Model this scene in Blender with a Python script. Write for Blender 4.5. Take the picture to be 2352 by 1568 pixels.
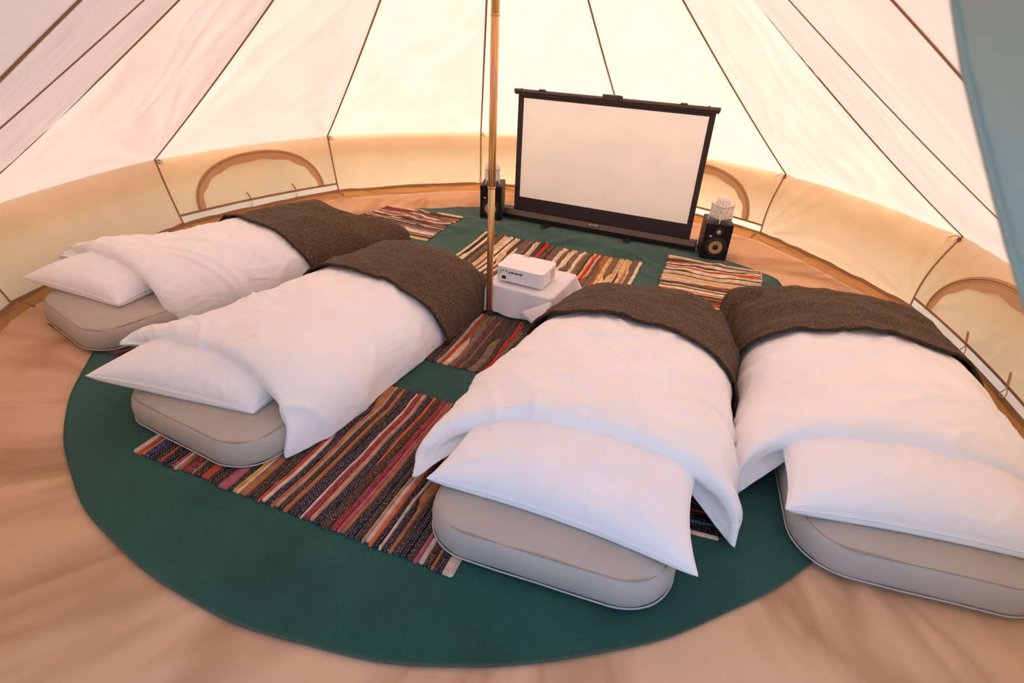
import bpy, bmesh, math, random
import numpy as np
from mathutils import Matrix, Vector

# ------------------------------------------------------------------ reset
for o in list(bpy.data.objects):
    bpy.data.objects.remove(o)
SC = bpy.context.scene
COL = SC.collection
PI = math.pi
rnd = random.Random(11)

# ------------------------------------------------------------------ camera
cam = bpy.data.cameras.new('camera')
cam.sensor_width = 36.0
cam.lens = 36.0 * 1264.0 / 2352.0
cam.clip_start = 0.05
cam.dof.use_dof = True
cam.dof.focus_distance = 3.1
cam.dof.aperture_fstop = 3.4
camo = bpy.data.objects.new('camera', cam)
COL.objects.link(camo)
CR = Vector((0.99790452, 0.05191056, 0.03862458))
CU = Vector((-0.05981905, 0.51262808, 0.85652445))
CF = Vector((-0.02466262, 0.85704011, -0.51465912))
CAMP = Vector((0.24789, -3.10452, 1.67514))
mw = Matrix(((CR.x, CU.x, -CF.x, CAMP.x), (CR.y, CU.y, -CF.y, CAMP.y), (CR.z, CU.z, -CF.z, CAMP.z), (0, 0, 0, 1)))
camo.matrix_world = mw
SC.camera = camo

# ------------------------------------------------------------------ light
world = bpy.data.worlds.new('sky')
SC.world = world
world.use_nodes = True
wn = world.node_tree.nodes
wn.clear()
sky = wn.new('ShaderNodeTexSky')
sky.sky_type = 'NISHITA'
sky.sun_disc = False
SUN_AZ, SUN_EL = math.radians(72), math.radians(46)      # azimuth measured from +x towards +y
sky.sun_elevation = SUN_EL
sky.sun_rotation = PI / 2 - SUN_AZ
sky.dust_density = 3.0
sky.air_density = 0.8
bg = wn.new('ShaderNodeBackground')
bg.inputs['Strength'].default_value = 0.25
wo = wn.new('ShaderNodeOutputWorld')
world.node_tree.links.new(sky.outputs[0], bg.inputs[0])
world.node_tree.links.new(bg.outputs[0], wo.inputs[0])

sun = bpy.data.lights.new('sun', 'SUN')
sun.energy = 1.3
sun.angle = math.radians(16.0)
sun.color = (1.0, 0.93, 0.84)
suno = bpy.data.objects.new('sun', sun)
COL.objects.link(suno)
sd = Vector((math.cos(SUN_AZ) * math.cos(SUN_EL), math.sin(SUN_AZ) * math.cos(SUN_EL), math.sin(SUN_EL)))
suno.rotation_euler = sd.to_track_quat('Z', 'Y').to_euler()
suno.location = sd * 12

SC.view_settings.view_transform = 'Standard'
SC.view_settings.look = 'None'
SC.view_settings.gamma = 1.0
SC.view_settings.use_curve_mapping = False
SC.view_settings.exposure = 0.92
cy = SC.cycles
cy.max_bounces = 14
cy.diffuse_bounces = 8
cy.transmission_bounces = 8
cy.glossy_bounces = 4
cy.sample_clamp_indirect = 6.0
cy.use_denoising = True

# ------------------------------------------------------------------ helpers
def s2l(c):
    return tuple(((x / 255.0) / 12.92 if x / 255.0 <= 0.04045 else (((x / 255.0) + 0.055) / 1.055) ** 2.4) for x in c)

def link(o, parent=None):
    COL.objects.link(o)
    if parent is not None:
        o.parent = parent
    return o

def mesh(name, verts, faces, mat=None, parent=None, smooth=True, uv=None, mats=None, fm=None):
    me = bpy.data.meshes.new(name)
    me.from_pydata([tuple(map(float, v)) for v in verts], [], [tuple(map(int, f)) for f in faces])
    if mats:
        for m in mats:
            me.materials.append(m)
        if fm is not None:
            me.polygons.foreach_set('material_index', list(fm))
    elif mat is not None:
        me.materials.append(mat)
    if uv is not None:
        l = me.uv_layers.new(name='UVMap')
        idx = np.empty(len(me.loops), dtype=np.int32)
        me.loops.foreach_get('vertex_index', idx)
        l.data.foreach_set('uv', np.asarray(uv, dtype=np.float32)[idx].ravel())
    if smooth:
        me.polygons.foreach_set('use_smooth', [True] * len(me.polygons))
    me.update()
    return link(bpy.data.objects.new(name, me), parent)

def bm_obj(name, bm, mat, parent=None, smooth=False, mats=None):
    me = bpy.data.meshes.new(name)
    bm.normal_update()
    bm.to_mesh(me)
    bm.free()
    for m in (mats or [mat]):
        me.materials.append(m)
    if smooth:
        me.polygons.foreach_set('use_smooth', [True] * len(me.polygons))
    return link(bpy.data.objects.new(name, me), parent)

def tag(o, label, cat, group=None):
    o['label'] = label
    o['category'] = cat
    if group:
        o['group'] = group
    return o

def empty(name, loc=(0, 0, 0), rz=0.0):
    o = bpy.data.objects.new(name, None)
    o.empty_display_size = 0.05
    o.location = loc
    o.rotation_euler = (0, 0, rz)
    return link(o)

def struct(o):
    o['kind'] = 'structure'
    return o

def gfaces(nu, nv, wrap_u=False, wrap_v=False, flip=False):
    F = []
    for i in range(nu if wrap_u else nu - 1):
        for j in range(nv if wrap_v else nv - 1):
            a = i * nv + j
            b = ((i + 1) % nu) * nv + j
            c = ((i + 1) % nu) * nv + (j + 1) % nv
            d = i * nv + (j + 1) % nv
            F.append((a, d, c, b) if flip else (a, b, c, d))
    return F

def gnorm(P):
    du = np.gradient(P, axis=0)
    dv = np.gradient(P, axis=1)
    n = np.cross(du, dv)
    n /= (np.linalg.norm(n, axis=2, keepdims=True) + 1e-9)
    return n

def shell(P, th, thin=0):
    """closed cloth shell from a grid of points, thickness th to the inner side of the normal"""
    nu, nv = P.shape[:2]
    n = gnorm(P)
    i_, j_ = np.arange(nu), np.arange(nv)
    w = (np.minimum(np.minimum(i_, nu - 1 - i_)[:, None], np.minimum(j_, nv - 1 - j_)[None, :]) / 6.0).clip(0.3, 1)[..., None]
    if thin:
        w = w * ((i_ / thin) ** 2).clip(0.25, 1)[:, None, None]
    V = np.concatenate([P.reshape(-1, 3), (P - n * th * w).reshape(-1, 3)])
    N = nu * nv
    F = gfaces(nu, nv)
    F += [tuple(N + k for k in reversed(f)) for f in gfaces(nu, nv)]
    ring = [i * nv for i in range(nu)] + [(nu - 1) * nv + j for j in range(1, nv)] + [i * nv + nv - 1 for i in range(nu - 2, -1, -1)] + [j for j in range(nv - 2, 0, -1)]
    for k in range(len(ring)):
        a, b = ring[k], ring[(k + 1) % len(ring)]
        F.append((b, a, N + a, N + b))
    return V, F

def tube(pts, r, ns=8, closed=False, cap=True):
    pts = [Vector(p) for p in pts]
    n = len(pts)
    V, F = [], []
    up = None
    for i, p in enumerate(pts):
        a = pts[(i - 1) % n] if (closed or i > 0) else p
        b = pts[(i + 1) % n] if (closed or i < n - 1) else p
        t = (b - a)
        t = t.normalized() if t.length > 1e-9 else Vector((0, 0, 1))
        if up is None:
            up = t.orthogonal().normalized()
        else:
            up = (up - t * up.dot(t))
            up = up.normalized() if up.length > 1e-6 else t.orthogonal().normalized()
        s = t.cross(up)
        rr = r[i] if isinstance(r, (list, tuple)) else r
        for k in range(ns):
            an = 2 * PI * k / ns
            V.append(p + (up * math.cos(an) + s * math.sin(an)) * rr)
    for i in range(n if closed else n - 1):
        for k in range(ns):
            j = (i + 1) % n
            F.append((i * ns + k, i * ns + (k + 1) % ns, j * ns + (k + 1) % ns, j * ns + k))
    if cap and not closed:
        F.append(tuple(range(ns - 1, -1, -1)))
        F.append(tuple((n - 1) * ns + k for k in range(ns)))
    return V, F

def lathe(prof, ns=40, axis='z'):
    V, F = [], []
    n = len(prof)
    for k in range(ns):
        a = 2 * PI * k / ns
        for (r, z) in prof:
            if axis == 'z':
                V.append((r * math.cos(a), r * math.sin(a), z))
            else:                       # around -y, facing the viewer side
                V.append((r * math.cos(a), -z, r * math.sin(a)))
    for k in range(ns):
        for i in range(n - 1):
            a, b = k * n + i, ((k + 1) % ns) * n + i
            F.append((a, b, b + 1, a + 1))
    return V, F

def box_bm(bm, sx, sy, sz, c=(0, 0, 0), bev=0.0, seg=3, rot=None):
    r = bmesh.ops.create_cube(bm, size=1.0)
    vs = r['verts']
    for v in vs:
        v.co = Vector((v.co.x * sx, v.co.y * sy, v.co.z * sz))
    if bev > 0:
        es = list({e for v in vs for e in v.link_edges})
        r2 = bmesh.ops.bevel(bm, geom=es, offset=bev, segments=seg, affect='EDGES', profile=0.5)
        vs = list({v for f in r2['faces'] for v in f.verts} | {v for v in vs if v.is_valid})
    for v in vs:
        if rot is not None:
            v.co = rot @ v.co
        v.co += Vector(c)
    return vs

def box(name, size, c, mat, parent=None, bev=0.0, seg=3, rot=None, smooth=False):
    bm = bmesh.new()
    box_bm(bm, size[0], size[1], size[2], c, bev, seg, rot)
    return bm_obj(name, bm, mat, parent, smooth)

# numpy value noise -------------------------------------------------
def _h(ix, iy, seed):
    n = (ix.astype(np.int64) * 374761393 + iy.astype(np.int64) * 668265263 + seed * 974634777) & 0x7fffffff
    n = ((n ^ (n >> 13)) * 1274126177) & 0x7fffffff
    n = (n ^ (n >> 16)) & 0xffff
    return n / 65535.0 * 2 - 1

def vn(x, y, seed=0):
    x = np.asarray(x, dtype=float)
    y = np.asarray(y, dtype=float)
    ix, iy = np.floor(x), np.floor(y)
    fx, fy = x - ix, y - iy
    fx = fx * fx * fx * (fx * (fx * 6 - 15) + 10)
    fy = fy * fy * fy * (fy * (fy * 6 - 15) + 10)
    a, b = _h(ix, iy, seed), _h(ix + 1, iy, seed)
    c, d = _h(ix, iy + 1, seed), _h(ix + 1, iy + 1, seed)
    return (a * (1 - fx) + b * fx) * (1 - fy) + (c * (1 - fx) + d * fx) * fy

def fbm(x, y, seed=0, oct=3):
    s, a = 0, 1.0
    for k in range(oct):
        s = s + a * vn(x * 2 ** k + 17.3 * k, y * 2 ** k - 9.1 * k, seed + k)
        a *= 0.5
    return s

def folds(x, y, ang, fx, fy, seed):
    """long soft folds along direction ang"""
    c, s = math.cos(ang), math.sin(ang)
    a, b = x * c + y * s, -x * s + y * c
    wob = 0.10 * vn(a * 3, b * 3, seed + 5)
    n = vn(a * fx, (b + wob) * fy, seed)
    return (1 - np.abs(n) * 2.2).clip(0, 1) ** 1.6 * (0.5 + 0.5 * vn(a * 2.2, b * 2.2, seed + 9))

# ------------------------------------------------------------------ materials
MATS = {}
def new_mat(name):
    m = bpy.data.materials.new(name)
    m.use_nodes = True
    nt = m.node_tree
    nt.nodes.clear()
    out = nt.nodes.new('ShaderNodeOutputMaterial')
    MATS[name] = m
    return m, nt, out

def N(nt, t, **kw):
    n = nt.nodes.new(t)
    for k, v in kw.items():
        if k in n.inputs:
            n.inputs[k].default_value = v
        else:
            setattr(n, k, v)
    return n

def L(nt, a, b):
    nt.links.new(a, b)

def ramp(nt, fac, stops):
    r = nt.nodes.new('ShaderNodeValToRGB')
    e = r.color_ramp.elements
    while len(e) < len(stops):
        e.new(0.5)
    for k, (p, c) in enumerate(stops):
        e[k].position = p
        e[k].color = (*c, 1)
    L(nt, fac, r.inputs[0])
    return r

def pbr(name, col, rough=0.6, metal=0.0, noise=None, bump=0.0, bscale=200.0, spec=0.5, sheen=0.0, coat=0.0):
    """principled with procedural tone variation (noise = (scale, amount)) and fine relief"""
    m, nt, out = new_mat(name)
    p = N(nt, 'ShaderNodeBsdfPrincipled')
    p.inputs['Base Color'].default_value = (*col, 1)
    p.inputs['Roughness'].default_value = rough
    p.inputs['Metallic'].default_value = metal
    p.inputs['Specular IOR Level'].default_value = spec
    p.inputs['Sheen Weight'].default_value = sheen
    p.inputs['Coat Weight'].default_value = coat
    tc = N(nt, 'ShaderNodeTexCoord')
    sc, am = noise or (8.0, 0.06)
    t = N(nt, 'ShaderNodeTexNoise')
    t.inputs['Scale'].default_value = sc
    t.inputs['Detail'].default_value = 4
    L(nt, tc.outputs['Object'], t.inputs['Vector'])
    lo = tuple(max(0, c * (1 - am)) for c in col)
    hi = tuple(min(1, c * (1 + am)) for c in col)
    r = ramp(nt, t.outputs['Fac'], [(0.3, lo), (0.7, hi)])
    L(nt, r.outputs[0], p.inputs['Base Color'])
    if bump:
        t2 = N(nt, 'ShaderNodeTexNoise')
        t2.inputs['Scale'].default_value = bscale
        t2.inputs['Detail'].default_value = 3
        L(nt, tc.outputs['Object'], t2.inputs['Vector'])
        b = N(nt, 'ShaderNodeBump')
        b.inputs['Strength'].default_value = bump
        b.inputs['Distance'].default_value = 0.002
        L(nt, t2.outputs['Fac'], b.inputs['Height'])
        L(nt, b.outputs[0], p.inputs['Normal'])
    L(nt, p.outputs[0], out.inputs[0])
    return m

def canvas(name, dif, tra, fac, bump=0.25, scale=260.0, gloss=0.0, wr=None):
    """thin cloth: part of the light is scattered back, part comes through"""
    m, nt, out = new_mat(name)
    tc = N(nt, 'ShaderNodeTexCoord')
    n1 = N(nt, 'ShaderNodeTexNoise')
    n1.inputs['Scale'].default_value = scale
    n1.inputs['Detail'].default_value = 2
    L(nt, tc.outputs['Object'], n1.inputs['Vector'])
    n2 = N(nt, 'ShaderNodeTexNoise')
    n2.inputs['Scale'].default_value = 3.0
    n2.inputs['Detail'].default_value = 5
    L(nt, tc.outputs['Object'], n2.inputs['Vector'])
    mix = N(nt, 'ShaderNodeMath', operation='ADD')
    L(nt, n1.outputs['Fac'], mix.inputs[0])
    k = N(nt, 'ShaderNodeMath', operation='MULTIPLY')
    k.inputs[1].default_value = 2.0 if wr is None else wr
    L(nt, n2.outputs['Fac'], k.inputs[0])
    L(nt, k.outputs[0], mix.inputs[1])
    b = N(nt, 'ShaderNodeBump')
    b.inputs['Strength'].default_value = bump
    b.inputs['Distance'].default_value = 0.004
    L(nt, mix.outputs[0], b.inputs['Height'])
    def tone(c):
        r = ramp(nt, n2.outputs['Fac'], [(0.25, tuple(x * 0.94 for x in c)), (0.75, tuple(min(1, x * 1.04) for x in c))])
        return r
    d = N(nt, 'ShaderNodeBsdfDiffuse')
    t = N(nt, 'ShaderNodeBsdfTranslucent')
    L(nt, tone(dif).outputs[0], d.inputs[0])
    L(nt, tone(tra).outputs[0], t.inputs[0])
    L(nt, b.outputs[0], d.inputs['Normal'])
    L(nt, b.outputs[0], t.inputs['Normal'])
    mx = N(nt, 'ShaderNodeMixShader')
    mx.inputs[0].default_value = fac
    L(nt, d.outputs[0], mx.inputs[1])
    L(nt, t.outputs[0], mx.inputs[2])
    last = mx
    if gloss:
        g = N(nt, 'ShaderNodeBsdfGlossy')
        g.inputs['Roughness'].default_value = 0.45
        L(nt, b.outputs[0], g.inputs['Normal'])
        m2 = N(nt, 'ShaderNodeMixShader')
        m2.inputs[0].default_value = gloss
        L(nt, mx.outputs[0], m2.inputs[1])
        L(nt, g.outputs[0], m2.inputs[2])
        last = m2
    L(nt, last.outputs[0], out.inputs[0])
    return m

M_ROOF = canvas('roof_canvas', (0.80, 0.68, 0.57), (0.95, 0.655, 0.505), 0.44)
M_WALL = canvas('wall_canvas', (0.84, 0.64, 0.46), (0.97, 0.66, 0.38), 0.50)
M_STRIP = canvas('strip_canvas', (0.82, 0.72, 0.60), (0.97, 0.75, 0.58), 0.64)
M_SEAM = canvas('seam_tape', (0.34, 0.20, 0.11), (0.36, 0.19, 0.09), 0.25)
M_ZIP = canvas('zip_tape', (0.56, 0.37, 0.22), (0.70, 0.42, 0.20), 0.40)
M_CRES = canvas('hem_or_shade', (0.62, 0.42, 0.26), (0.74, 0.47, 0.25), 0.42)  # darker tan that stands for the shadow inside the window zips; also toggle tape
M_FLOOR = canvas('groundsheet', (0.80, 0.50, 0.30), (0.88, 0.38, 0.09), 0.15, bump=0.5, scale=30, gloss=0.06)
def floor_mat():
    m = M_FLOOR
    nt = m.node_tree
    tc = N(nt, 'ShaderNodeTexCoord')
    mix_prev = [n for n in nt.nodes if n.type == 'BSDF_DIFFUSE'][0]
    src = mix_prev.inputs[0].links[0].from_socket
    last = src
    sep = N(nt, 'ShaderNodeSeparateXYZ')
    L(nt, tc.outputs['Object'], sep.inputs[0])
    at = N(nt, 'ShaderNodeMath', operation='ARCTAN2')
    L(nt, sep.outputs[1], at.inputs[0])
    L(nt, sep.outputs[0], at.inputs[1])
    ln = N(nt, 'ShaderNodeVectorMath', operation='LENGTH')
    L(nt, tc.outputs['Object'], ln.inputs[0])
    for (ka, kr, off, lo, hi, amt) in ((4.2, 0.8, 0.0, 0.56, 0.62, 0.26), (9.0, 1.1, 7.3, 0.60, 0.66, 0.20)):
        c1 = N(nt, 'ShaderNodeMath', operation='MULTIPLY_ADD')
        c1.inputs[1].default_value = ka
        L(nt, at.outputs[0], c1.inputs[0])
        k2 = N(nt, 'ShaderNodeMath', operation='MULTIPLY')
        k2.inputs[1].default_value = ka * 0.16
        L(nt, ln.outputs['Value'], k2.inputs[0])
        L(nt, k2.outputs[0], c1.inputs[2])
        c2 = N(nt, 'ShaderNodeMath', operation='MULTIPLY')
        c2.inputs[1].default_value = kr
        L(nt, ln.outputs['Value'], c2.inputs[0])
        cb = N(nt, 'ShaderNodeCombineXYZ')
        cb.inputs[2].default_value = off
        L(nt, c1.outputs[0], cb.inputs[0])
        L(nt, c2.outputs[0], cb.inputs[1])
        n = N(nt, 'ShaderNodeTexNoise')
        n.inputs['Scale'].default_value = 1.0
        n.inputs['Detail'].default_value = 2.5
        n.inputs['Distortion'].default_value = 0.5
        L(nt, cb.outputs[0], n.inputs['Vector'])
        r = ramp(nt, n.outputs['Fac'], [(lo - 0.08, (1, 1, 1)), ((lo + hi) / 2, (1 - amt, 1 - amt * 1.25, 1 - amt * 1.5)), (hi + 0.06, (1, 1, 1))])
        mx = N(nt, 'ShaderNodeMix', data_type='RGBA', blend_type='MULTIPLY')
        mx.inputs[0].default_value = 1.0
        L(nt, last, mx.inputs[6])
        L(nt, r.outputs[0], mx.inputs[7])
        last = mx.outputs[2]
    L(nt, last, mix_prev.inputs[0])
floor_mat()
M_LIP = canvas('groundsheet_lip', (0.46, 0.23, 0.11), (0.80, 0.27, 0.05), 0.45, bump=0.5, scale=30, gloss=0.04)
M_FLAP = canvas('door_canvas', (0.43, 0.46, 0.41), (0.45, 0.46, 0.42), 0.10)
M_CLOTH = pbr('white_table_linen', (0.80, 0.77, 0.78), 0.8, noise=(5, 0.03), bump=0.2, bscale=420)
M_GREY = pbr('mattress_grey', (0.46, 0.40, 0.345), 0.62, noise=(4, 0.05), bump=0.08, bscale=300, spec=0.35)
M_PIPE = pbr('mattress_piping', (0.52, 0.48, 0.45), 0.5, noise=(30, 0.08))
M_PIPE2 = pbr('mattress_seam', (0.36, 0.27, 0.20), 0.6, noise=(30, 0.1))
M_BLACK = pbr('black_plastic', (0.012, 0.010, 0.010), 0.45, noise=(20, 0.1))
M_ALU = pbr('dark_brown_aluminium', (0.085, 0.055, 0.045), 0.38, metal=0.35, noise=(20, 0.06))
M_BORD = pbr('screen_border_black', (0.032, 0.020, 0.017), 0.7, noise=(10, 0.06))
M_SCRN = canvas('screen_white', (0.92, 0.95, 0.95), (0.90, 0.97, 0.98), 0.46, bump=0.0, scale=3)
M_CAB = pbr('speaker_vinyl', (0.018, 0.014, 0.013), 0.55, noise=(60, 0.1), bump=0.1, bscale=500)
M_BAFF = pbr('speaker_baffle', (0.006, 0.005, 0.006), 0.5, spec=0.25, noise=(60, 0.1))
M_CONE = pbr('yellow_cone', (0.42, 0.29, 0.12), 0.55, noise=(120, 0.12), bump=0.2, bscale=300)
M_TWEET = pbr('tweeter_dome', (0.50, 0.40, 0.26), 0.4, noise=(60, 0.05))
M_BADGE = pbr('badge_grey', (0.55, 0.50, 0.48), 0.4, noise=(60, 0.04))
M_LANT = pbr('lantern_white', (0.82, 0.76, 0.68), 0.55, noise=(30, 0.04))
M_PROJ = pbr('projector_white', (0.86, 0.83, 0.81), 0.35, noise=(6, 0.02), bump=0.03, bscale=600)
M_PORT = pbr('port_dark', (0.02, 0.016, 0.02), 0.5, noise=(60, 0.1))
M_PORTM = pbr('port_metal', (0.22, 0.17, 0.16), 0.35, metal=0.7, noise=(60, 0.1))
M_PRINT = pbr('grey_print', (0.48, 0.43, 0.41), 0.6, noise=(60, 0.04))
M_WOOD = pbr('table_wood', (0.30, 0.20, 0.12), 0.6, noise=(10, 0.2))
M_STEEL = pbr('dark_steel_ring', (0.07, 0.055, 0.045), 0.4, metal=0.8, noise=(40, 0.1))
M_ROPE = canvas('cotton_tape', (0.72, 0.56, 0.40), (0.7, 0.5, 0.3), 0.25)
M_LAWN = pbr('lawn_green', (0.17, 0.19, 0.08), 0.9, noise=(3, 0.3), bump=0.4, bscale=60)
M_RUBBER = pbr('black_rubber', (0.01, 0.01, 0.01), 0.7, noise=(40, 0.1))

def linen(name, col, amt=1.0):
    m = pbr(name, col, 0.85, noise=(5, 0.02), sheen=0.15)
    nt = m.node_tree
    p = [n for n in nt.nodes if n.type == 'BSDF_PRINCIPLED'][0]
    tc = N(nt, 'ShaderNodeTexCoord')
    def ridge(rot, sx, sy, dist, w):
        mp = N(nt, 'ShaderNodeMapping')
        mp.vector_type = 'TEXTURE'
        mp.inputs['Rotation'].default_value = (0, 0, rot)
        mp.inputs['Scale'].default_value = (1 / sx, 1 / sy, 1 / sy)
        L(nt, tc.outputs['Object'], mp.inputs[0])
        n = N(nt, 'ShaderNodeTexNoise')
        n.inputs['Scale'].default_value = 1.0
        n.inputs['Detail'].default_value = 1.5
        n.inputs['Distortion'].default_value = dist
        L(nt, mp.outputs[0], n.inputs['Vector'])
        a = N(nt, 'ShaderNodeMath', operation='SUBTRACT')
        a.inputs[1].default_value = 0.5
        L(nt, n.outputs['Fac'], a.inputs[0])
        b = N(nt, 'ShaderNodeMath', operation='ABSOLUTE')
        L(nt, a.outputs[0], b.inputs[0])
        c = N(nt, 'ShaderNodeMapRange')
        c.inputs['From Min'].default_value = 0.0
        c.inputs['From Max'].default_value = 0.11
        c.inputs['To Min'].default_value = w
        c.inputs['To Max'].default_value = 0.0
        c.interpolation_type = 'SMOOTHSTEP'
        L(nt, b.outputs[0], c.inputs['Value'])
        return c.outputs[0]
    hs = [ridge(0.5, 1.8, 7.0, 0.4, 1.0), ridge(-0.8, 1.6, 7.5, 0.5, 0.9), ridge(1.5, 3.0, 13.0, 0.6, 0.4), ridge(-0.2, 3.5, 14.0, 0.6, 0.3)]
    acc = hs[0]
    for h in hs[1:]:
        ad = N(nt, 'ShaderNodeMath', operation='ADD')
        L(nt, acc, ad.inputs[0])
        L(nt, h, ad.inputs[1])
        acc = ad.outputs[0]
    # creases come and go over the surface
    n = N(nt, 'ShaderNodeTexNoise')
    n.inputs['Scale'].default_value = 3.2
    L(nt, tc.outputs['Object'], n.inputs['Vector'])
    r = ramp(nt, n.outputs['Fac'], [(0.38, (0.15, 0.15, 0.15)), (0.68, (1, 1, 1))])
    mu = N(nt, 'ShaderNodeMath', operation='MULTIPLY')
    L(nt, acc, mu.inputs[0])
    L(nt, r.outputs[0], mu.inputs[1])
    b = N(nt, 'ShaderNodeBump')
    b.inputs['Strength'].default_value = 0.55
    b.inputs['Distance'].default_value = 0.0036 * amt
    L(nt, mu.outputs[0], b.inputs['Height'])
    L(nt, b.outputs[0], p.inputs['Normal'])
    return m
M_LINEN = linen('white_cotton', (0.88, 0.855, 0.85), 1.25)
M_PCASE = linen('white_pillow_cotton', (0.88, 0.855, 0.86), 1.5)

def green_carpet():
    m, nt, out = new_mat('green_felt')
    p = N(nt, 'ShaderNodeBsdfPrincipled')
    p.inputs['Roughness'].default_value = 0.95
    p.inputs['Specular IOR Level'].default_value = 0.15
    p.inputs['Sheen Weight'].default_value = 0.25
    p.inputs['Sheen Roughness'].default_value = 0.5
    tc = N(nt, 'ShaderNodeTexCoord')
    mp = N(nt, 'ShaderNodeMapping')
    mp.inputs['Rotation'].default_value = (0, 0, math.radians(-17))
    L(nt, tc.outputs['Object'], mp.inputs[0])
    w = N(nt, 'ShaderNodeTexWave')
    w.inputs['Scale'].default_value = 32
    w.inputs['Distortion'].default_value = 2.4
    w.inputs['Detail'].default_value = 2
    w.inputs['Detail Scale'].default_value = 3
    L(nt, mp.outputs[0], w.inputs['Vector'])
    n = N(nt, 'ShaderNodeTexNoise')
    n.inputs['Scale'].default_value = 2.2
    n.inputs['Detail'].default_value = 8
    n.inputs['Roughness'].default_value = 0.65
    L(nt, tc.outputs['Object'], n.inputs['Vector'])
    n2 = N(nt, 'ShaderNodeTexNoise')
    n2.inputs['Scale'].default_value = 350
    n2.inputs['Detail'].default_value = 2
    L(nt, tc.outputs['Object'], n2.inputs['Vector'])
    r = ramp(nt, n.outputs['Fac'], [(0.3, (0.011, 0.058, 0.040)), (0.72, (0.020, 0.108, 0.076))])
    mx = N(nt, 'ShaderNodeMix', data_type='RGBA', blend_type='MULTIPLY')
    mx.inputs[0].default_value = 0.45
    r2 = ramp(nt, w.outputs['Fac'], [(0.0, (0.72, 0.72, 0.72)), (1.0, (1.14, 1.14, 1.14))])
    L(nt, r.outputs[0], mx.inputs[6])
    L(nt, r2.outputs[0], mx.inputs[7])
    mx2 = N(nt, 'ShaderNodeMix', data_type='RGBA', blend_type='MULTIPLY')
    mx2.inputs[0].default_value = 0.5
    r3 = ramp(nt, n2.outputs['Fac'], [(0.3, (0.6, 0.6, 0.6)), (0.75, (1.35, 1.35, 1.3))])
    L(nt, mx.outputs[2], mx2.inputs[6])
    L(nt, r3.outputs[0], mx2.inputs[7])
    L(nt, mx2.outputs[2], p.inputs['Base Color'])
    ad = N(nt, 'ShaderNodeMath', operation='ADD')
    L(nt, w.outputs['Fac'], ad.inputs[0])
    L(nt, n2.outputs['Fac'], ad.inputs[1])
    b = N(nt, 'ShaderNodeBump')
    b.inputs['Strength'].default_value = 0.5
    b.inputs['Distance'].default_value = 0.002
    L(nt, ad.outputs[0], b.inputs['Height'])
    L(nt, b.outputs[0], p.inputs['Normal'])
    L(nt, p.outputs[0], out.inputs[0])
    return m
M_GREEN = green_carpet()

def brown_blanket():
    m, nt, out = new_mat('brown_linen')
    p = N(nt, 'ShaderNodeBsdfPrincipled')
    p.inputs['Roughness'].default_value = 0.95
    p.inputs['Specular IOR Level'].default_value = 0.15
    p.inputs['Sheen Weight'].default_value = 0.06
    uv = N(nt, 'ShaderNodeUVMap')
    def streak(sx, sy, lo, hi):
        mp = N(nt, 'ShaderNodeMapping')
        mp.inputs['Scale'].default_value = (sx, sy, 1)
        L(nt, uv.outputs[0], mp.inputs[0])
        n = N(nt, 'ShaderNodeTexNoise')
        n.inputs['Scale'].default_value = 1.0
        n.inputs['Detail'].default_value = 2
        L(nt, mp.outputs[0], n.inputs['Vector'])
        return ramp(nt, n.outputs['Fac'], [(lo, (0, 0, 0)), (hi, (1, 1, 1))])
    a = streak(38, 460, 0.60, 0.72)
    b_ = streak(460, 38, 0.62, 0.74)
    mxs = N(nt, 'ShaderNodeMix', data_type='RGBA', blend_type='LIGHTEN')
    mxs.inputs[0].default_value = 1.0
    L(nt, a.outputs[0], mxs.inputs[6])
    L(nt, b_.outputs[0], mxs.inputs[7])
    base = streak(160, 160, 0.35, 0.7)
    bc = N(nt, 'ShaderNodeMix', data_type='RGBA')
    bc.inputs[6].default_value = (0.046, 0.028, 0.015, 1)
    bc.inputs[7].default_value = (0.112, 0.072, 0.041, 1)
    L(nt, base.outputs[0], bc.inputs[0])
    fc = N(nt, 'ShaderNodeMix', data_type='RGBA')
    L(nt, bc.outputs[2], fc.inputs[6])
    fc.inputs[7].default_value = (0.38, 0.265, 0.16, 1)
    L(nt, mxs.outputs[2], fc.inputs[0])
    L(nt, fc.outputs[2], p.inputs['Base Color'])
    bp = N(nt, 'ShaderNodeBump')
    bp.inputs['Strength'].default_value = 0.5
    bp.inputs['Distance'].default_value = 0.002
    L(nt, base.outputs[0], bp.inputs['Height'])
    L(nt, bp.outputs[0], p.inputs['Normal'])
    L(nt, p.outputs[0], out.inputs[0])
    return m
M_BROWN = brown_blanket()
M_BHEM = pbr('brown_hem', (0.050, 0.030, 0.017), 0.95, noise=(60, 0.3), bump=0.4, bscale=400, spec=0.15)

def gold_pole():
    m, nt, out = new_mat('zinc_gold')
    p = N(nt, 'ShaderNodeBsdfPrincipled')
    p.inputs['Metallic'].default_value = 0.9
    p.inputs['Roughness'].default_value = 0.30
    tc = N(nt, 'ShaderNodeTexCoord')
    mp = N(nt, 'ShaderNodeMapping')
    mp.inputs['Scale'].default_value = (60, 60, 2.6)
    L(nt, tc.outputs['Object'], mp.inputs[0])
    n = N(nt, 'ShaderNodeTexNoise')
    n.inputs['Scale'].default_value = 1.0
    n.inputs['Detail'].default_value = 3
    n.inputs['Distortion'].default_value = 0.6
    L(nt, mp.outputs[0], n.inputs['Vector'])
    r = ramp(nt, n.outputs['Fac'], [(0.30, (0.30, 0.42, 0.22)), (0.41, (0.66, 0.42, 0.12)), (0.5, (0.86, 0.50, 0.16)), (0.58, (0.80, 0.26, 0.20)), (0.68, (0.42, 0.46, 0.20))])
    L(nt, r.outputs[0], p.inputs['Base Color'])
    L(nt, p.outputs[0], out.inputs[0])
    return m
M_GOLD = gold_pole()

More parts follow.
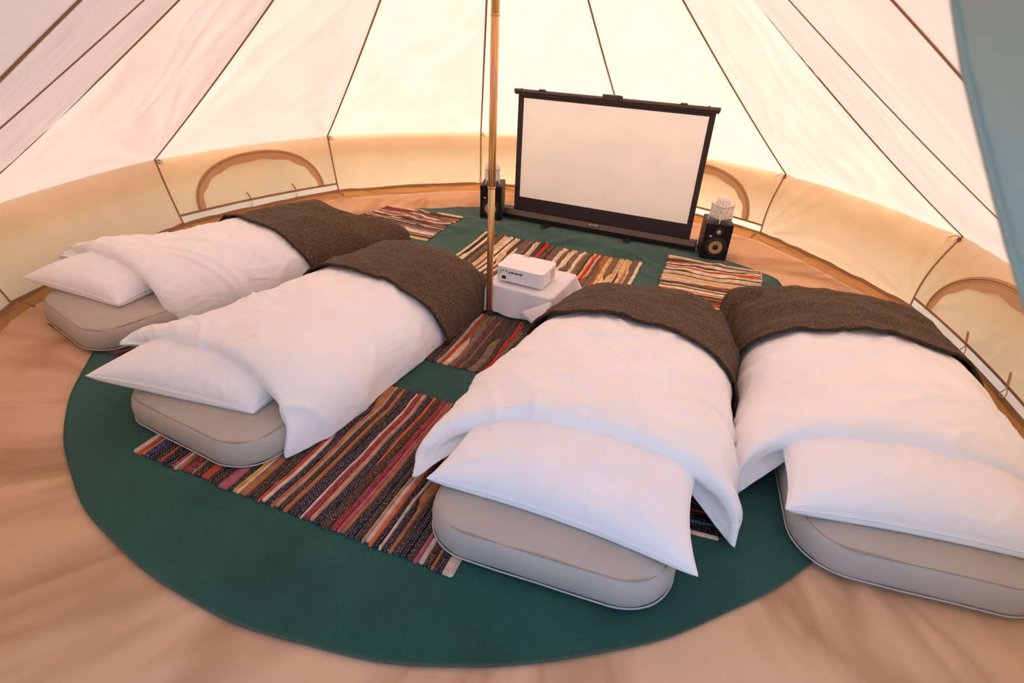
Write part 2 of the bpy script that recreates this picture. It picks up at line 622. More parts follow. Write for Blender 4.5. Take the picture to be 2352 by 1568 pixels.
def rag(name, col, stitch):
    """rag strip: weft colour with pale warp threads crossing it; uv = (metres along, metres across)"""
    m, nt, out = new_mat(name)
    p = N(nt, 'ShaderNodeBsdfPrincipled')
    p.inputs['Roughness'].default_value = 0.92
    p.inputs['Specular IOR Level'].default_value = 0.15
    uv = N(nt, 'ShaderNodeUVMap')
    mp = N(nt, 'ShaderNodeMapping')
    mp.inputs['Scale'].default_value = (1, 1, 1)
    L(nt, uv.outputs[0], mp.inputs[0])
    br = N(nt, 'ShaderNodeTexBrick')
    br.offset = 0.5
    br.inputs['Scale'].default_value = 1.0
    br.inputs['Brick Width'].default_value = 0.0120
    br.inputs['Row Height'].default_value = 0.0075
    br.inputs['Mortar Size'].default_value = 0.0024
    br.inputs['Mortar Smooth'].default_value = 0.5
    L(nt, mp.outputs[0], br.inputs['Vector'])
    n = N(nt, 'ShaderNodeTexNoise')
    n.inputs['Scale'].default_value = 22
    n.inputs['Detail'].default_value = 4
    L(nt, uv.outputs[0], n.inputs['Vector'])
    r = ramp(nt, n.outputs['Fac'], [(0.28, tuple(c * 0.68 for c in col)), (0.72, tuple(min(1, c * 1.25) for c in col))])
    mx = N(nt, 'ShaderNodeMix', data_type='RGBA')
    k = N(nt, 'ShaderNodeMath', operation='MULTIPLY')
    k.inputs[1].default_value = stitch
    iv = N(nt, 'ShaderNodeMath', operation='SUBTRACT')
    iv.inputs[0].default_value = 1.0
    L(nt, br.outputs['Fac'], iv.inputs[1])
    n3 = N(nt, 'ShaderNodeTexNoise')
    n3.inputs['Scale'].default_value = 90
    L(nt, uv.outputs[0], n3.inputs['Vector'])
    r4 = ramp(nt, n3.outputs['Fac'], [(0.40, (0.15, 0.15, 0.15)), (0.62, (1, 1, 1))])
    kk = N(nt, 'ShaderNodeMath', operation='MULTIPLY')
    L(nt, iv.outputs[0], kk.inputs[0])
    L(nt, r4.outputs[0], kk.inputs[1])
    L(nt, kk.outputs[0], k.inputs[0])
    L(nt, k.outputs[0], mx.inputs[0])
    L(nt, r.outputs[0], mx.inputs[6])
    mx.inputs[7].default_value = (0.50, 0.37, 0.27, 1)
    L(nt, mx.outputs[2], p.inputs['Base Color'])
    inv = N(nt, 'ShaderNodeMath', operation='SUBTRACT')
    inv.inputs[0].default_value = 1.0
    L(nt, br.outputs['Fac'], inv.inputs[1])
    b = N(nt, 'ShaderNodeBump')
    b.inputs['Strength'].default_value = 0.6
    b.inputs['Distance'].default_value = 0.003
    L(nt, inv.outputs[0], b.inputs['Height'])
    L(nt, b.outputs[0], p.inputs['Normal'])
    L(nt, p.outputs[0], out.inputs[0])
    return m

RAGC = dict(cream=(218, 186, 162), beige=(188, 142, 112), navy=(30, 26, 46), brown=(58, 38, 30), char=(50, 40, 40), grey=(112, 92, 88),
            orange=(204, 98, 52), rust=(190, 74, 48), red=(196, 50, 36), crimson=(140, 34, 48), pink=(176, 92, 102), magenta=(112, 36, 88),
            plum=(88, 40, 66), yellow=(206, 160, 66), lemon=(214, 196, 122), teal=(30, 92, 102), mint=(160, 170, 136), blue=(48, 46, 112),
            tan=(170, 106, 66), lilac=(136, 116, 140), ivory=(236, 212, 178), straw=(222, 182, 124), taupe=(128, 104, 88), black=(20, 16, 18), khaki=(126, 96, 70))
RM = {}
for k, c in RAGC.items():
    dark = sum(c) < 270
    RM[k] = rag('rag_' + k, s2l(c), (0.34 if sum(c) < 60 else 0.60) if dark else (0.30 if sum(c) < 430 else 0.10))

# ------------------------------------------------------------------ tent shell
TH0 = 2.7364552658758625
RE, EH, AP = 2.981, 0.568, 2.831
RB, BH = 2.845, 0.072
RF = 2.81
def az(k):
    return TH0 - k * PI / 6
def eave(k):
    k = k % 12
    a = az(k)
    if k == 8:
        return Vector((2.85 * math.cos(a), 2.85 * math.sin(a), 2.25))
    if k in (7, 9):
        return Vector((2.66 * math.cos(a), 2.66 * math.sin(a), 1.12))
    return Vector((RE * math.cos(a), RE * math.sin(a), EH))
APEX = Vector((0, 0, AP))
def roof_line(k, t):
    """seam k, t = 0 at the eave, 1 at the top"""
    e = eave(k)
    p = e.lerp(APEX, t)
    sag = {7: -0.10, 9: -0.08, 8: 0.02, 5: 0.085, 6: 0.085}.get(k % 12, 0.055)
    p.z -= sag * 4 * t * (1 - t)
    return p
def roof_pt(k, x, t, wr=True):
    a, b = roof_line(k, t), roof_line(k + 1, t)
    p = a.lerp(b, x)
    bow = 4 * x * (1 - x)
    c = Vector((p.x, p.y, 0))
    if c.length > 1e-6:
        c.normalize()
    w = (b - a).length
    p -= c * (0.020 * w * bow * math.sin(PI * min(1, t * 1.2)))      # panels pull in a little between the seams
    p.z += 0.018 * bow * max(0, 1 - t * 9)                             # the eave arches up between the guy points
    return p

ROOF = struct(empty('ceiling'))
def grid_np(fn, nu, nv):
    return np.array([[tuple(fn(i / (nu - 1), j / (nv - 1))) for j in range(nv)] for i in range(nu)])
for k in range(12):
    if k in (7, 8):
        nx, ny = 24, 40
    else:
        nx, ny = 44, 90
    P = grid_np(lambda x, t: roof_pt(k, x, t * 0.985), nx, ny)
    X, T = np.meshgrid(np.linspace(0, 1, nx), np.linspace(0, 0.985, ny), indexing='ij')
    n = gnorm(P)
    wd = (1 - T) * 1.5
    # fine tension wrinkles fanning out from the guy points, soft billow elsewhere
    la, lb = np.sqrt((X * wd) ** 2 + (T * 2.6) ** 2) + 0.02, np.sqrt(((1 - X) * wd) ** 2 + (T * 2.6) ** 2) + 0.02
    aa, ab = np.arctan2(X * wd, T * 2.6), np.arctan2((1 - X) * wd, T * 2.6)
    w = 0.016 * vn(aa * 11, la * 1.2, 3 * k) * np.exp(-la * 1.8) * np.minimum(1, la * 5) + 0.016 * vn(ab * 11, lb * 1.2, 3 * k + 1) * np.exp(-lb * 1.8) * np.minimum(1, lb * 5)
    w = w + 0.012 * folds(X * wd, T * 2.6, 1.0 if k < 3 else 2.0, 1.2, 8, 40 + k) * ((0.75 - T) * 4).clip(0, 1) + 0.004 * fbm(X * wd * 3, T * 7, 60 + k)
    w = w * np.minimum(1, np.minimum(X, 1 - X) * 14)
    P = P + n * w[..., None]
    nx, ny = P.shape[:2]
    mesh('roof_panel', P.reshape(-1, 3), gfaces(nx, ny), M_ROOF, ROOF)
for k in range(12):
    e = eave(k)
    rad = Vector((e.x, e.y, 0)).normalized()
    tan = Vector((-rad.y, rad.x, 0))
    V = []
    nn = 40
    for i in range(nn):
        t = i / (nn - 1) * 0.985
        p = roof_line(k, t)
        inn = -rad * 0.004 - Vector((0, 0, 0.005))
        hw = 0.0075 if k not in (7, 9) else 0.010
        for s in (-1, -0.5, 0, 0.5, 1):
            V.append(p + tan * hw * s + inn * (1.0 if abs(s) < 1 else 0.3))
    mesh('roof_seam', V, gfaces(nn, 5), M_SEAM, ROOF)
for k in list(range(-2, 6)):
    # valance hanging outside over the top of the wall
    def vf(x, t):
        p = roof_pt(k, x, 0.0)
        c = Vector((p.x, p.y, 0)).normalized()
        z = 0.15 * t * (1 + 0.05 * math.sin(x * 17))
        return p + c * (0.03 + 0.14 * t) + Vector((0, 0, -z))
    P = grid_np(vf, 24, 6)
    mesh('valance', P.reshape(-1, 3), gfaces(24, 6), M_ROOF, ROOF)
V, F = lathe([(0.0, AP + 0.03), (0.05, AP + 0.02), (0.075, AP - 0.01), (0.08, AP - 0.05)], 24)
mesh('top_cap', V, F, M_SEAM, ROOF)

# walls ----------------------------------------------------------------
def wall_base(k, x):
    def b(kk):
        a = az(kk)
        rb = RB * (1.06 if kk % 12 in (7, 8, 9) else 1.0)
        return Vector((rb * math.cos(a), rb * math.sin(a), BH))
    p = b(k).lerp(b(k + 1), x)
    c = Vector((p.x, p.y, 0)).normalized()
    return p + c * (0.045 * 4 * x * (1 - x))
def wall_top(k, x):
    if k in (6, 9):
        p = eave(k).lerp(eave(k + 1), x)
        return p
    return roof_pt(k, x, 0.0)
def wall_pt(k, x, t, off=0.0):
    a, b = wall_base(k, x), wall_top(k, x)
    p = a.lerp(b, t)
    c = Vector((p.x, p.y, 0)).normalized()
    if 4 <= k <= 5:
        p -= c * (0.045 * math.sin(PI * t))                                        # sags inwards
    elif k == 3:
        p += c * (0.025 * math.sin(PI * t) * (0.35 + 0.65 * 4 * x * (1 - x)) * (1 - x) - 0.045 * math.sin(PI * t) * x ** 4)
    else:
        p += c * (0.025 * math.sin(PI * t) * (0.35 + 0.65 * 4 * x * (1 - x)))      # bellies outwards
    return p - c * off
WIN = {0: (0.115, 0.905), 3: (0.08, 0.90), 5: (0.10, 0.92)}       # half-moon windows
SILL = 0.125
WTOP = 0.88
def arch_in(k, x, t):
    x0, x1 = WIN[k]
    cx, hx = (x0 + x1) / 2, (x1 - x0) / 2
    u = (x - cx) / hx
    if abs(u) > 1 or t < SILL:
        return False
    return (t - SILL) / (WTOP - SILL) < (1 - abs(u) ** 2.3) ** (1 / 2.1)
SIDE = {0: 'left', 1: 'back_left', 2: 'back', 3: 'back_right', 4: 'right', 5: 'right_front', 6: 'front_right', 9: 'front_left', 10: 'left_front', 11: 'left_middle'}
wn_i = 0
for k, side in SIDE.items():
    nx, nt_ = (96, 34)
    P = grid_np(lambda x, t: wall_pt(k, x, t), nx, nt_)
    X, T = np.meshgrid(np.linspace(0, 1, nx), np.linspace(0, 1, nt_), indexing='ij')
    n = gnorm(P)
    amp = 0.010 if k >= 4 and k < 9 else 0.004
    w = amp * folds(X * 1.5, T * 0.55, 2.1 if k >= 4 else 0.6, 1.5, 6, 80 + k) + 0.004 * fbm(X * 4, T * 2, 90 + k)
    for (kc, xc) in ((4, 1.0), (5, 0.0), (4, 0.0)):
        if kc == k:                     # fans of folds pulled towards the pegged corners
            dx, dy = (X - xc) * 1.5, T * 0.55
            an = np.arctan2(dy, np.abs(dx) + 1e-6)
            dd = np.hypot(dx, dy)
            w = w + 0.034 * vn(an * 7.5, dd * 1.1, 500 + k) * (dd * 3).clip(0, 1) * np.exp(-dd * (1.1 if xc else 2.5))
    if k in WIN:
        w = w + 0.010 * folds(X * 1.5, T * 0.55, 0.55, 1.0, 9, 180 + k)
    w = w * np.minimum(1, np.minimum(np.minimum(X, 1 - X) * 12, np.minimum(T, 1 - T) * 8))
    c = P.copy()
    c[..., 2] = 0
    c /= np.linalg.norm(c, axis=2, keepdims=True)
    P = P + c * w[..., None]
    faces = gfaces(nx, nt_)
    V = P.reshape(-1, 3)
    if k in WIN:
        fw, fp, fs = [], [], []
        for f in faces:
            x = np.mean([X.ravel()[q] for q in f])
            t = np.mean([T.ravel()[q] for q in f])
            (fs if t < SILL else fp if arch_in(k, x, t) else fw).append(f)
        def sub(fl):
            ids = sorted({q for f in fl for q in f})
            mp = {q: i for i, q in enumerate(ids)}
            return [V[q] for q in ids], [tuple(mp[q] for q in f) for f in fl]
        wo_ = struct(mesh('wall_' + side, *sub(fw), M_WALL))
        mesh('ground_strip', *sub(fs), M_STRIP, wo_)
        wn_i += 1
        win = struct(mesh('window_%d' % wn_i, *sub(fp), M_WALL))
        x0, x1 = WIN[k]
        cx, hx = (x0 + x1) / 2, (x1 - x0) / 2
        def arch(i, nn, d):
            """point on the arch, d metres inside it"""
            an = PI * i / (nn - 1)
            ca, sa = math.cos(an), math.sin(an)
            u = -math.copysign(abs(ca) ** (2 / 2.3), ca)
            v = sa ** (2 / 2.1) if sa > 0 else 0.0
            return cx + u * (hx - d / 1.5), SILL + v * (WTOP - SILL - d / 0.53)
        nn = 90
        band = []
        for i in range(nn):
            for d in (-0.006, 0.010, 0.026):
                x, t = arch(i, nn, d)
                band.append(wall_pt(k, x, t, 0.007 + (0.003 if d == 0.010 else 0)))
        mesh('zip_tape', band, gfaces(nn, 3), M_ZIP, win)
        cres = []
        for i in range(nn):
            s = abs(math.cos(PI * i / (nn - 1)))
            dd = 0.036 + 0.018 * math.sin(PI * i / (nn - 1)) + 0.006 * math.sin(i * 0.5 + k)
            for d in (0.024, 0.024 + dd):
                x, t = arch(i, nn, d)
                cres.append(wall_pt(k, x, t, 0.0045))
        mesh('hem_or_shade', cres, gfaces(nn, 2), M_CRES, win)  # flap edge and its shadow inside the zip arch, laid on as a darker band
        teeth = []
        for i in range(nn):
            x, t = arch(i, nn, 0.010)
            teeth.append(wall_pt(k, x, t, 0.011))
        Vt, Ft = tube(teeth, 0.0022, 6)
        mesh('zip_coil', Vt, Ft, M_SEAM, win)
        sb = []
        for i in range(60):
            x = i / 59
            for t in (SILL - 0.012, SILL + 0.006, SILL + 0.022):
                sb.append(wall_pt(k, x, t, 0.006))
        mesh('sill_seam', sb, gfaces(60, 3), M_SEAM, win)
        for xx in (0.42, 0.71):
            base = wall_pt(k, xx, SILL + 0.01, 0.01)
            rad = Vector((-base.x, -base.y, 0)).normalized()
            tg = Vector((-rad.y, rad.x, 0))
            pts = [base + rad * (0.012 * math.sin(a)) + tg * 0.010 * math.sin(2 * a) + Vector((0, 0, -0.032 * (1 - math.cos(a)))) for a in np.linspace(0, 2 * PI, 18)]
            Vt, Ft = tube(pts, 0.003, 6)
            mesh('tie_loop', Vt, Ft, M_ROPE, win)
            up = [base + Vector((0, 0, 0.07 * q)) - tg * 0.028 * q ** 1.5 + rad * 0.004 for q in np.linspace(0, 1, 8)]
            Vt, Ft = tube(up, 0.0065, 6)
            mesh('toggle_tape', Vt, Ft, M_CRES, win)
    else:
        wo_ = struct(mesh('wall_' + side, V, faces, M_WALL))
    # vertical seam at the start of this wall, hook loop at the eave
    if k not in (9,):
        sv = []
        for j in range(24):
            t = j / 23
            p = wall_pt(k, 0.0, t, 0.006)
            rad = Vector((p.x, p.y, 0)).normalized()
            tg = Vector((-rad.y, rad.x, 0))
            # the seam is drawn sideways by the guy tension
            sw = 0.05 * math.sin(PI * t) * (1 if k < 3 else -1)
            for s in (-1, 0, 1):
                sv.append(p + tg * (0.0075 * s + sw * 0) - rad * (0.002 if s == 0 else 0))
        mesh('wall_seam', sv, gfaces(24, 3), M_SEAM, wo_)
        e = wall_pt(k, 0.0, 0.965, 0.012)
        rad = Vector((e.x, e.y, 0)).normalized()
        tg = Vector((-rad.y, rad.x, 0))
        ring = [e - rad * 0.008 - tg * 0.014 + (tg * math.cos(a) * 0.010 + Vector((0, 0, 1)) * math.sin(a) * 0.012) for a in np.linspace(0, 2 * PI, 20)[:-1]]
        Vt, Ft = tube(ring, 0.0026, 6, closed=True)
        mesh('hook_ring', Vt, Ft, M_STEEL, wo_)
        ln = 0.085 if k in (4, 5) else 0.045
        sgn = 1 if k >= 3 else -1
        lp = [e + Vector((0, 0, 0.012)) - rad * (0.006 + 0.006 * math.sin(a)) + tg * (sgn * ln * 0.5 * (1 - math.cos(a))) + Vector((0, 0, -0.30 * ln * (1 - math.cos(a)) + 0.016 * math.sin(a))) for a in np.linspace(0, 2 * PI, 22)]
        Vt, Ft = tube(lp, 0.0032, 6)
        mesh('hook_loop', Vt, Ft, M_ROPE, wo_)
        if k == 2:
            b0 = wall_pt(2, 0.0, 0.10, 0.012)
            mesh('fabric_tag', [b0 + tg * -0.02, b0 + tg * 0.012 + Vector((0, 0, 0.02)), b0 + tg * 0.03 + Vector((0, 0, -0.02)) - rad * 0.01, b0 + tg * -0.0 + Vector((0, 0, -0.035)) - rad * 0.01], [(0, 1, 2, 3)], M_STRIP, wo_)

# floor: groundsheet with a raised lip ------------------------------------
na, nr = 288, 64
Vf = []
for i in range(na):
    a = 2 * PI * i / na
    for j in range(nr):
        kk = int(round(((TH0 - a) % (2 * PI)) / (PI / 6) - 0.5)) % 12
        xx = ((TH0 - a) % (2 * PI)) / (PI / 6) - kk
        wb = wall_base(kk, min(1, max(0, xx)))
        r = (math.hypot(wb.x, wb.y) - 0.025) * j / (nr - 1)
        Vf.append((r * math.cos(a), r * math.sin(a), 0.0))
Vf = np.array(Vf)
rr_ = np.hypot(Vf[:, 0], Vf[:, 1])
wz = 0.010 * folds(Vf[:, 0], Vf[:, 1], 0.95, 0.9, 5.0, 7) + 0.008 * folds(Vf[:, 0], Vf[:, 1], 2.3, 0.9, 4.5, 17) + 0.003 * fbm(Vf[:, 0] * 3, Vf[:, 1] * 3, 5)
msk = ((rr_ - 2.2) / 0.14).clip(0, 1)
Vf[:, 2] = (wz * msk).clip(-0.002, 0.02) - 0.004 * (1 - msk)
FLOOR = struct(mesh('floor', Vf, gfaces(na, nr, wrap_u=True), M_FLOOR))
# lip, one piece per side
for k in range(12):
    front = k in (7, 8)
    def lf(x, t):
        a = az(k) - x * PI / 6
        b = wall_base(k, x)
        f = wall_base(k, x)
        f -= Vector((f.x, f.y, 0)).normalized() * 0.03
        f.z = 0
        p = f.lerp(b, t)
        p.z = (0.0 if front else BH) * t ** 1.3 - 0.001
        w = 0.012 * vn(x * 9, t * 3, 300 + k) + 0.010 * vn(x * 26, t * 2, 310 + k)
        if front:
            w, p = w * 0.1, p + (p - f) * 1.2
        p.z += w * math.sin(PI * t) + 0.004 * t
        c = Vector((p.x, p.y, 0)).normalized()
        return p + c * (0.012 * t)
    P = grid_np(lf, 60, 12)
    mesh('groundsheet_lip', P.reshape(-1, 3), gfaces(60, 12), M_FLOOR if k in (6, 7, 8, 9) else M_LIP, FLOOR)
    if front:
        continue
    # darker turned-up rim band that holds the wall hem
    def rf(x, t):
        b = wall_base(k, x)
        c = Vector((b.x, b.y, 0)).normalized()
        return b + c * (-0.008 - 0.010 * t) + Vector((0, 0, 0.012 - 0.024 * t + 0.005 * vn(x * 14, t, 330 + k)))
    P = grid_np(rf, 60, 4)
    mesh('groundsheet_rim', P.reshape(-1, 3), gfaces(60, 4), M_SEAM, FLOOR)
    # toggle tab at each seam
    b0 = wall_base(k, 0.0)
    c = Vector((b0.x, b0.y, 0)).normalized()
    tg = Vector((-c.y, c.x, 0))
    tabv = []
    for j in range(6):
        t = j / 5
        q = b0 - c * (0.02 + 0.11 * t) + Vector((0, 0, 0.004 - 0.030 * t + 0.012 * math.sin(PI * t)))
        tabv += [q - tg * 0.011, q + tg * 0.011]
    mesh('toggle_tab', tabv, gfaces(6, 2), M_SEAM, FLOOR)

# lawn outside
Vl, Fl = lathe([(0.0, -0.06), (3.0, -0.06), (8.0, -0.06), (26.0, -0.06)], 48)
struct(mesh('ground', Vl, [tuple(reversed(f)) for f in Fl], M_LAWN))

# door opening: rolled-back flap beside the camera
A8, A7 = eave(8), Vector((1.9, -2.5, 0.0))
free = [Vector(p) for p in ((0.52, -2.62, 1.98), (0.595, -2.53, 1.82), (0.618, -2.496, 1.699), (0.631, -2.526, 1.648), (0.646, -2.552, 1.605), (0.663, -2.58, 1.558), (0.681, -2.607, 1.511), (0.705, -2.64, 1.455), (0.78, -2.66, 1.34), (0.92, -2.66, 1.16), (1.12, -2.62, 0.9))]
fl = []
for i, p in enumerate(free):
    t = i / (len(free) - 1)
    q = A8.lerp(A7, 0.10 + 0.52 * t) + Vector((0.02, -0.03, 0))
    for j in range(14):
        s = j / 13
        w = p.lerp(q, s)
        w += Vector((0.3, -0.7, 0)).normalized() * (0.012 * math.sin(s * 13) * s)
        fl.append(w)
door = struct(mesh('door_1', fl, gfaces(len(free), 14), M_FLAP))
Vt, Ft = tube(free, 0.004, 8)
mesh('hem_or_shade', Vt, Ft, M_FLAP, door)

# ------------------------------------------------------------------ green carpet
CB = 2.205
def bump_z(x, y):
    """height of the rumpled green carpet (it rides over folds at the back)"""
    x, y = np.asarray(x, float), np.asarray(y, float)
    m = ((x * 0.35 + y * 0.94) - 0.95).clip(0, 0.5) * 2
    z = 0.034 * folds(x, y, 0.5, 1.8, 4.6, 21) + 0.030 * folds(x, y, -0.6, 2.0, 4.4, 29) + 0.010 * (1 + fbm(x * 3.2, y * 3.2, 33))
    ds = (x - 0.009) * 0.3594 + (y - 1.879) * 0.9332
    m = m * (1 - 0.85 * np.exp(-((ds + 0.0) / 0.13) ** 2))
    dspk = np.minimum(np.hypot(x - 1.72, y - 1.22), np.hypot(x + 0.14, y - 1.92))
    m = m * (1 - 0.8 * np.exp(-(dspk / 0.2) ** 2))
    return z * m
nr = 110
na = 256
Vc = []
for i in range(na):
    a = 2 * PI * i / na
    rw = CB + 0.006 * math.sin(3 * a + 1) + 0.004 * math.sin(7 * a) + 0.0025 * math.sin(19 * a) + 0.002 * math.sin(31 * a + 2)
    if 0.25 < a < 2.1:
        rw += 0.03 * math.sin(a * 9) + 0.02 * math.sin(a * 17 + 1)
    for j in range(nr):
        r = rw * (j / (nr - 1)) ** 0.8
        Vc.append((r * math.cos(a), r * math.sin(a), 0.0))
Vc = np.array(Vc)
zz = bump_z(Vc[:, 0], Vc[:, 1])
top = Vc.copy()
top[:, 2] = 0.009 + zz
bot = Vc.copy()
bot[:, 2] = 0.003 + zz * 0.97
n0 = len(Vc)
F = gfaces(na, nr, wrap_u=True)
F = F + [tuple(n0 + q for q in reversed(f)) for f in F]
for i in range(na):
    a, b = i * nr + nr - 1, ((i + 1) % na) * nr + nr - 1
    F.append((a, n0 + a, n0 + b, b))
carpet = mesh('carpet', np.concatenate([top, bot]), F, M_GREEN)
tag(carpet, 'big round dark green carpet covering most of the tent floor', 'carpet')

# ------------------------------------------------------------------ rag rugs
def make_rug(label, org, sdir, length, wdir, width, n, pal, seed, zoff=0.010, wav=0.0035, first=(), light=False):
    """org: corner; strips run along sdir and are laid next to each other along wdir"""
    R = random.Random(seed)
    S = Vector((sdir[0], sdir[1], 0)).normalized()
    W = Vector((wdir[0], wdir[1], 0)).normalized()
    root = empty('rag_rug', (org[0], org[1], 0.0))
    tag(root, label, 'rug', 'woven rag rugs on the tent floor')
    nx = 34
    xs = np.linspace(0, 1, nx)
    xs[1], xs[-2] = 0.010, 0.990
    xs[2], xs[-3] = 0.035, 0.965
    names, prev = [], None
    wts = []
    extra = np.zeros(34)
    for i in range(n):
        c = prev
        while c == prev:
            c = R.choices([p[0] for p in pal], [p[1] for p in pal])[0]
        if i in (0, n - 1):
            c = 'ivory' if 'ivory' in [p[0] for p in pal] else 'cream'
        if i < len(first):
            c = first[i]
        prev = c
        names.append(c)
        lo, hi = ((0.9, 1.5) if sum(RAGC[c]) < 270 else (0.4, 0.85)) if not light else ((0.45, 1.0) if sum(RAGC[c]) < 270 else (0.6, 1.3))
        w = np.full(nx, R.uniform(lo, hi) if i >= len(first) else 1.0)
        gain = extra
        extra = np.zeros(nx)
        if i not in (0, n - 1) and i >= len(first):
            m = R.random()
            if m < 0.28:                 # strip runs out part of the way along
                e = R.uniform(0.25, 0.85)
                keep = 1 / (1 + np.exp((xs - e) * 55 * R.choice((1, -1))))
                extra = w * (1 - keep) * 0.97
                w = w - extra
            w = (w + gain) * (1 + 0.14 * vn(xs * 4, np.full(nx, i * 3.7), seed))
        else:
            w = np.full(nx, 1.1) + gain
        wts.append(w)
    wts = np.array(wts)
    b = np.concatenate([np.zeros((1, nx)), np.cumsum(wts, axis=0)])
    b = b / b[-1:] * width
    drift = wav * (vn(xs * 3, xs * 0 + seed, seed + 3) + 0.6 * vn(xs * 7, xs * 0 + seed, seed + 4))
    ends = [(R.uniform(-0.006, 0.006), R.uniform(-0.006, 0.006)) for _ in range(n)]
    for i in range(n):
        V, uv = [], []
        y0, y1 = b[i] + drift, b[i + 1] + drift
        hmax = R.uniform(0.0075, 0.0105)
        for q in range(nx):
            x = -ends[i][0] + xs[q] * (length + ends[i][0] + ends[i][1])
            ed = min(xs[q], 1 - xs[q]) * length
            rnd_end = 0.55 if ed < 1e-4 else 1.0 + 0.35 * math.exp(-(ed / 0.03) ** 2)
            ym, hw = (y0[q] + y1[q]) / 2, (y1[q] - y0[q]) / 2 * 0.985 * min(1.0, 0.3 + rnd_end * 0.7)
            for s in (-1, -0.7, 0, 0.7, 1):
                y = ym + hw * s
                p = S * x + W * y
                wx, wy = org[0] + p.x, org[1] + p.y
                hh = hmax * min(1, hw / 0.006) * rnd_end * math.sqrt(max(0, 1 - s * s)) + 0.002
                V.append((p.x, p.y, zoff + hh))
                uv.append((x, y))
        V = np.array(V)
        V[:, 2] += bump_z(V[:, 0] + org[0], V[:, 1] + org[1])
        F = gfaces(nx, 5)
        F.append(tuple(range(5)))
        F.append(tuple((nx - 1) * 5 + q for q in range(4, -1, -1)))
        mesh('rag_strip', V, F, RM[names[i]], root, uv=uv)
    # thin backing under the strips
    Vb = []
    for q in range(nx):
        for y in np.linspace(0.004, width - 0.004, 24):
            p = S * (0.004 + xs[q] * (length - 0.008)) + W * (y + drift[q])
            Vb.append((p.x, p.y, zoff))
    Vb = np.array(Vb)
    Vb[:, 2] += bump_z(Vb[:, 0] + org[0], Vb[:, 1] + org[1])
    mesh('backing', Vb, gfaces(nx, 24), RM['char'], root)
    return root

DARKPAL = [('navy', 4.2), ('brown', 4.2), ('char', 3.4), ('grey', 0.5), ('cream', 3.6), ('beige', 1.3), ('orange', 0.55), ('rust', 0.6), ('crimson', 0.9), ('pink', 0.8), ('magenta', 0.35), ('plum', 0.5), ('yellow', 0.3), ('lemon', 0.3), ('blue', 0.2), ('tan', 0.9), ('mint', 0.25)]
MIDPAL = [('char', 3.5), ('khaki', 2), ('plum', 0.5), ('blue', 0.25), ('lilac', 0.6), ('brown', 2.2), ('red', 1.0), ('yellow', 1.5), ('orange', 1.0), ('mint', 1.2), ('cream', 0.8), ('magenta', 0.3), ('taupe', 2)]
LIGHTPAL = [('ivory', 3.6), ('straw', 1.6), ('char', 1.6), ('taupe', 1.7), ('khaki', 1.2), ('cream', 1.5), ('beige', 1.0), ('red', 0.45), ('tan', 0.6), ('brown', 1.0), ('grey', 0.8)]
LIGHTP2 = [('ivory', 4.5), ('straw', 1.0), ('char', 2.2), ('grey', 1.2), ('cream', 1.6), ('orange', 0.8), ('khaki', 0.8), ('rust', 0.3)]
LIGHTP3 = [('ivory', 2.4), ('char', 2.6), ('taupe', 2.0), ('red', 0.7), ('lilac', 1.1), ('rust', 1.2), ('yellow', 0.7), ('grey', 1.2), ('straw', 0.8), ('cream', 1)]
BLKPAL = [('black', 5), ('red', 0.7), ('teal', 0.7), ('plum', 0.6), ('char', 2), ('grey', 0.3), ('brown', 1)]

u19, v19 = (0.326, 0.946), (0.946, -0.326)
def loc2(U, Vv, u, v):
    return (U[0] * u + Vv[0] * v, U[1] * u + Vv[1] * v)
make_rug('dark multicoloured striped rag rug between the two front beds, nearest the entrance', loc2(u19, v19, -1.80, -0.845), u19, 0.86, v19, 1.515, 66, DARKPAL, 5)
u18, v18 = (0.309, 0.951), (0.951, -0.309)
make_rug('small rag rug with red and yellow stripes in front of the tent pole', loc2(u18, v18, -0.65, -0.50), u18, 0.615, v18, 1.05, 42, MIDPAL, 8)
make_rug('striped rag rug past the foot of the far bed by the black speaker', (-1.15, 2.08), (0.927, -0.375), 0.82, (-0.375, -0.927), 0.63, 30, LIGHTP3, 14, light=True)
make_rug('wide pale striped rag rug behind the white projector', (-0.155 - 0.26, 1.444 - 0.72), (0.34, 0.94), 0.765, (0.935, -0.355), 1.37, 60, LIGHTPAL, 23, light=True)
make_rug('cream and grey striped rag rug just in front of the fully visible speaker', (1.362, 1.125), (0.95, -0.312), 0.70, (-0.312, -0.95), 1.0, 46, LIGHTP2, 31, light=True)
make_rug('black rag rug with a red and a teal stripe peeking out beside the front mattress', (1.015, -1.69), (-0.963, 0.269), 0.62, (0.269, 0.963), 0.6, 30, [('black', 4), ('char', 1), ('plum', 0.5)], 41, first=('cream', 'black', 'black', 'teal', 'black', 'black', 'red', 'black', 'char', 'black', 'plum', 'black', 'black', 'khaki', 'black'))
make_rug('dark rag rug peeking out from under the mattress of the leftmost bed', (-2.55, -0.445), (0.42, 0.907), 1.3, (0.907, -0.42), 0.80, 34, BLKPAL + [('tan', 1.6), ('straw', 1.0)], 47)

# ------------------------------------------------------------------ beds
BEDS = {1: ((-2.286, -0.60), 33.0), 2: ((-1.215, -1.375), 24.5), 3: ((0.325, -1.923), 15.6), 4: ((1.678, -1.879), 12.9)}
def bed_root(name, b):
    (x, y), a = BEDS[b]
    return empty(name, (x, y, 0.0), -math.radians(a))      # local x across, local y towards the foot

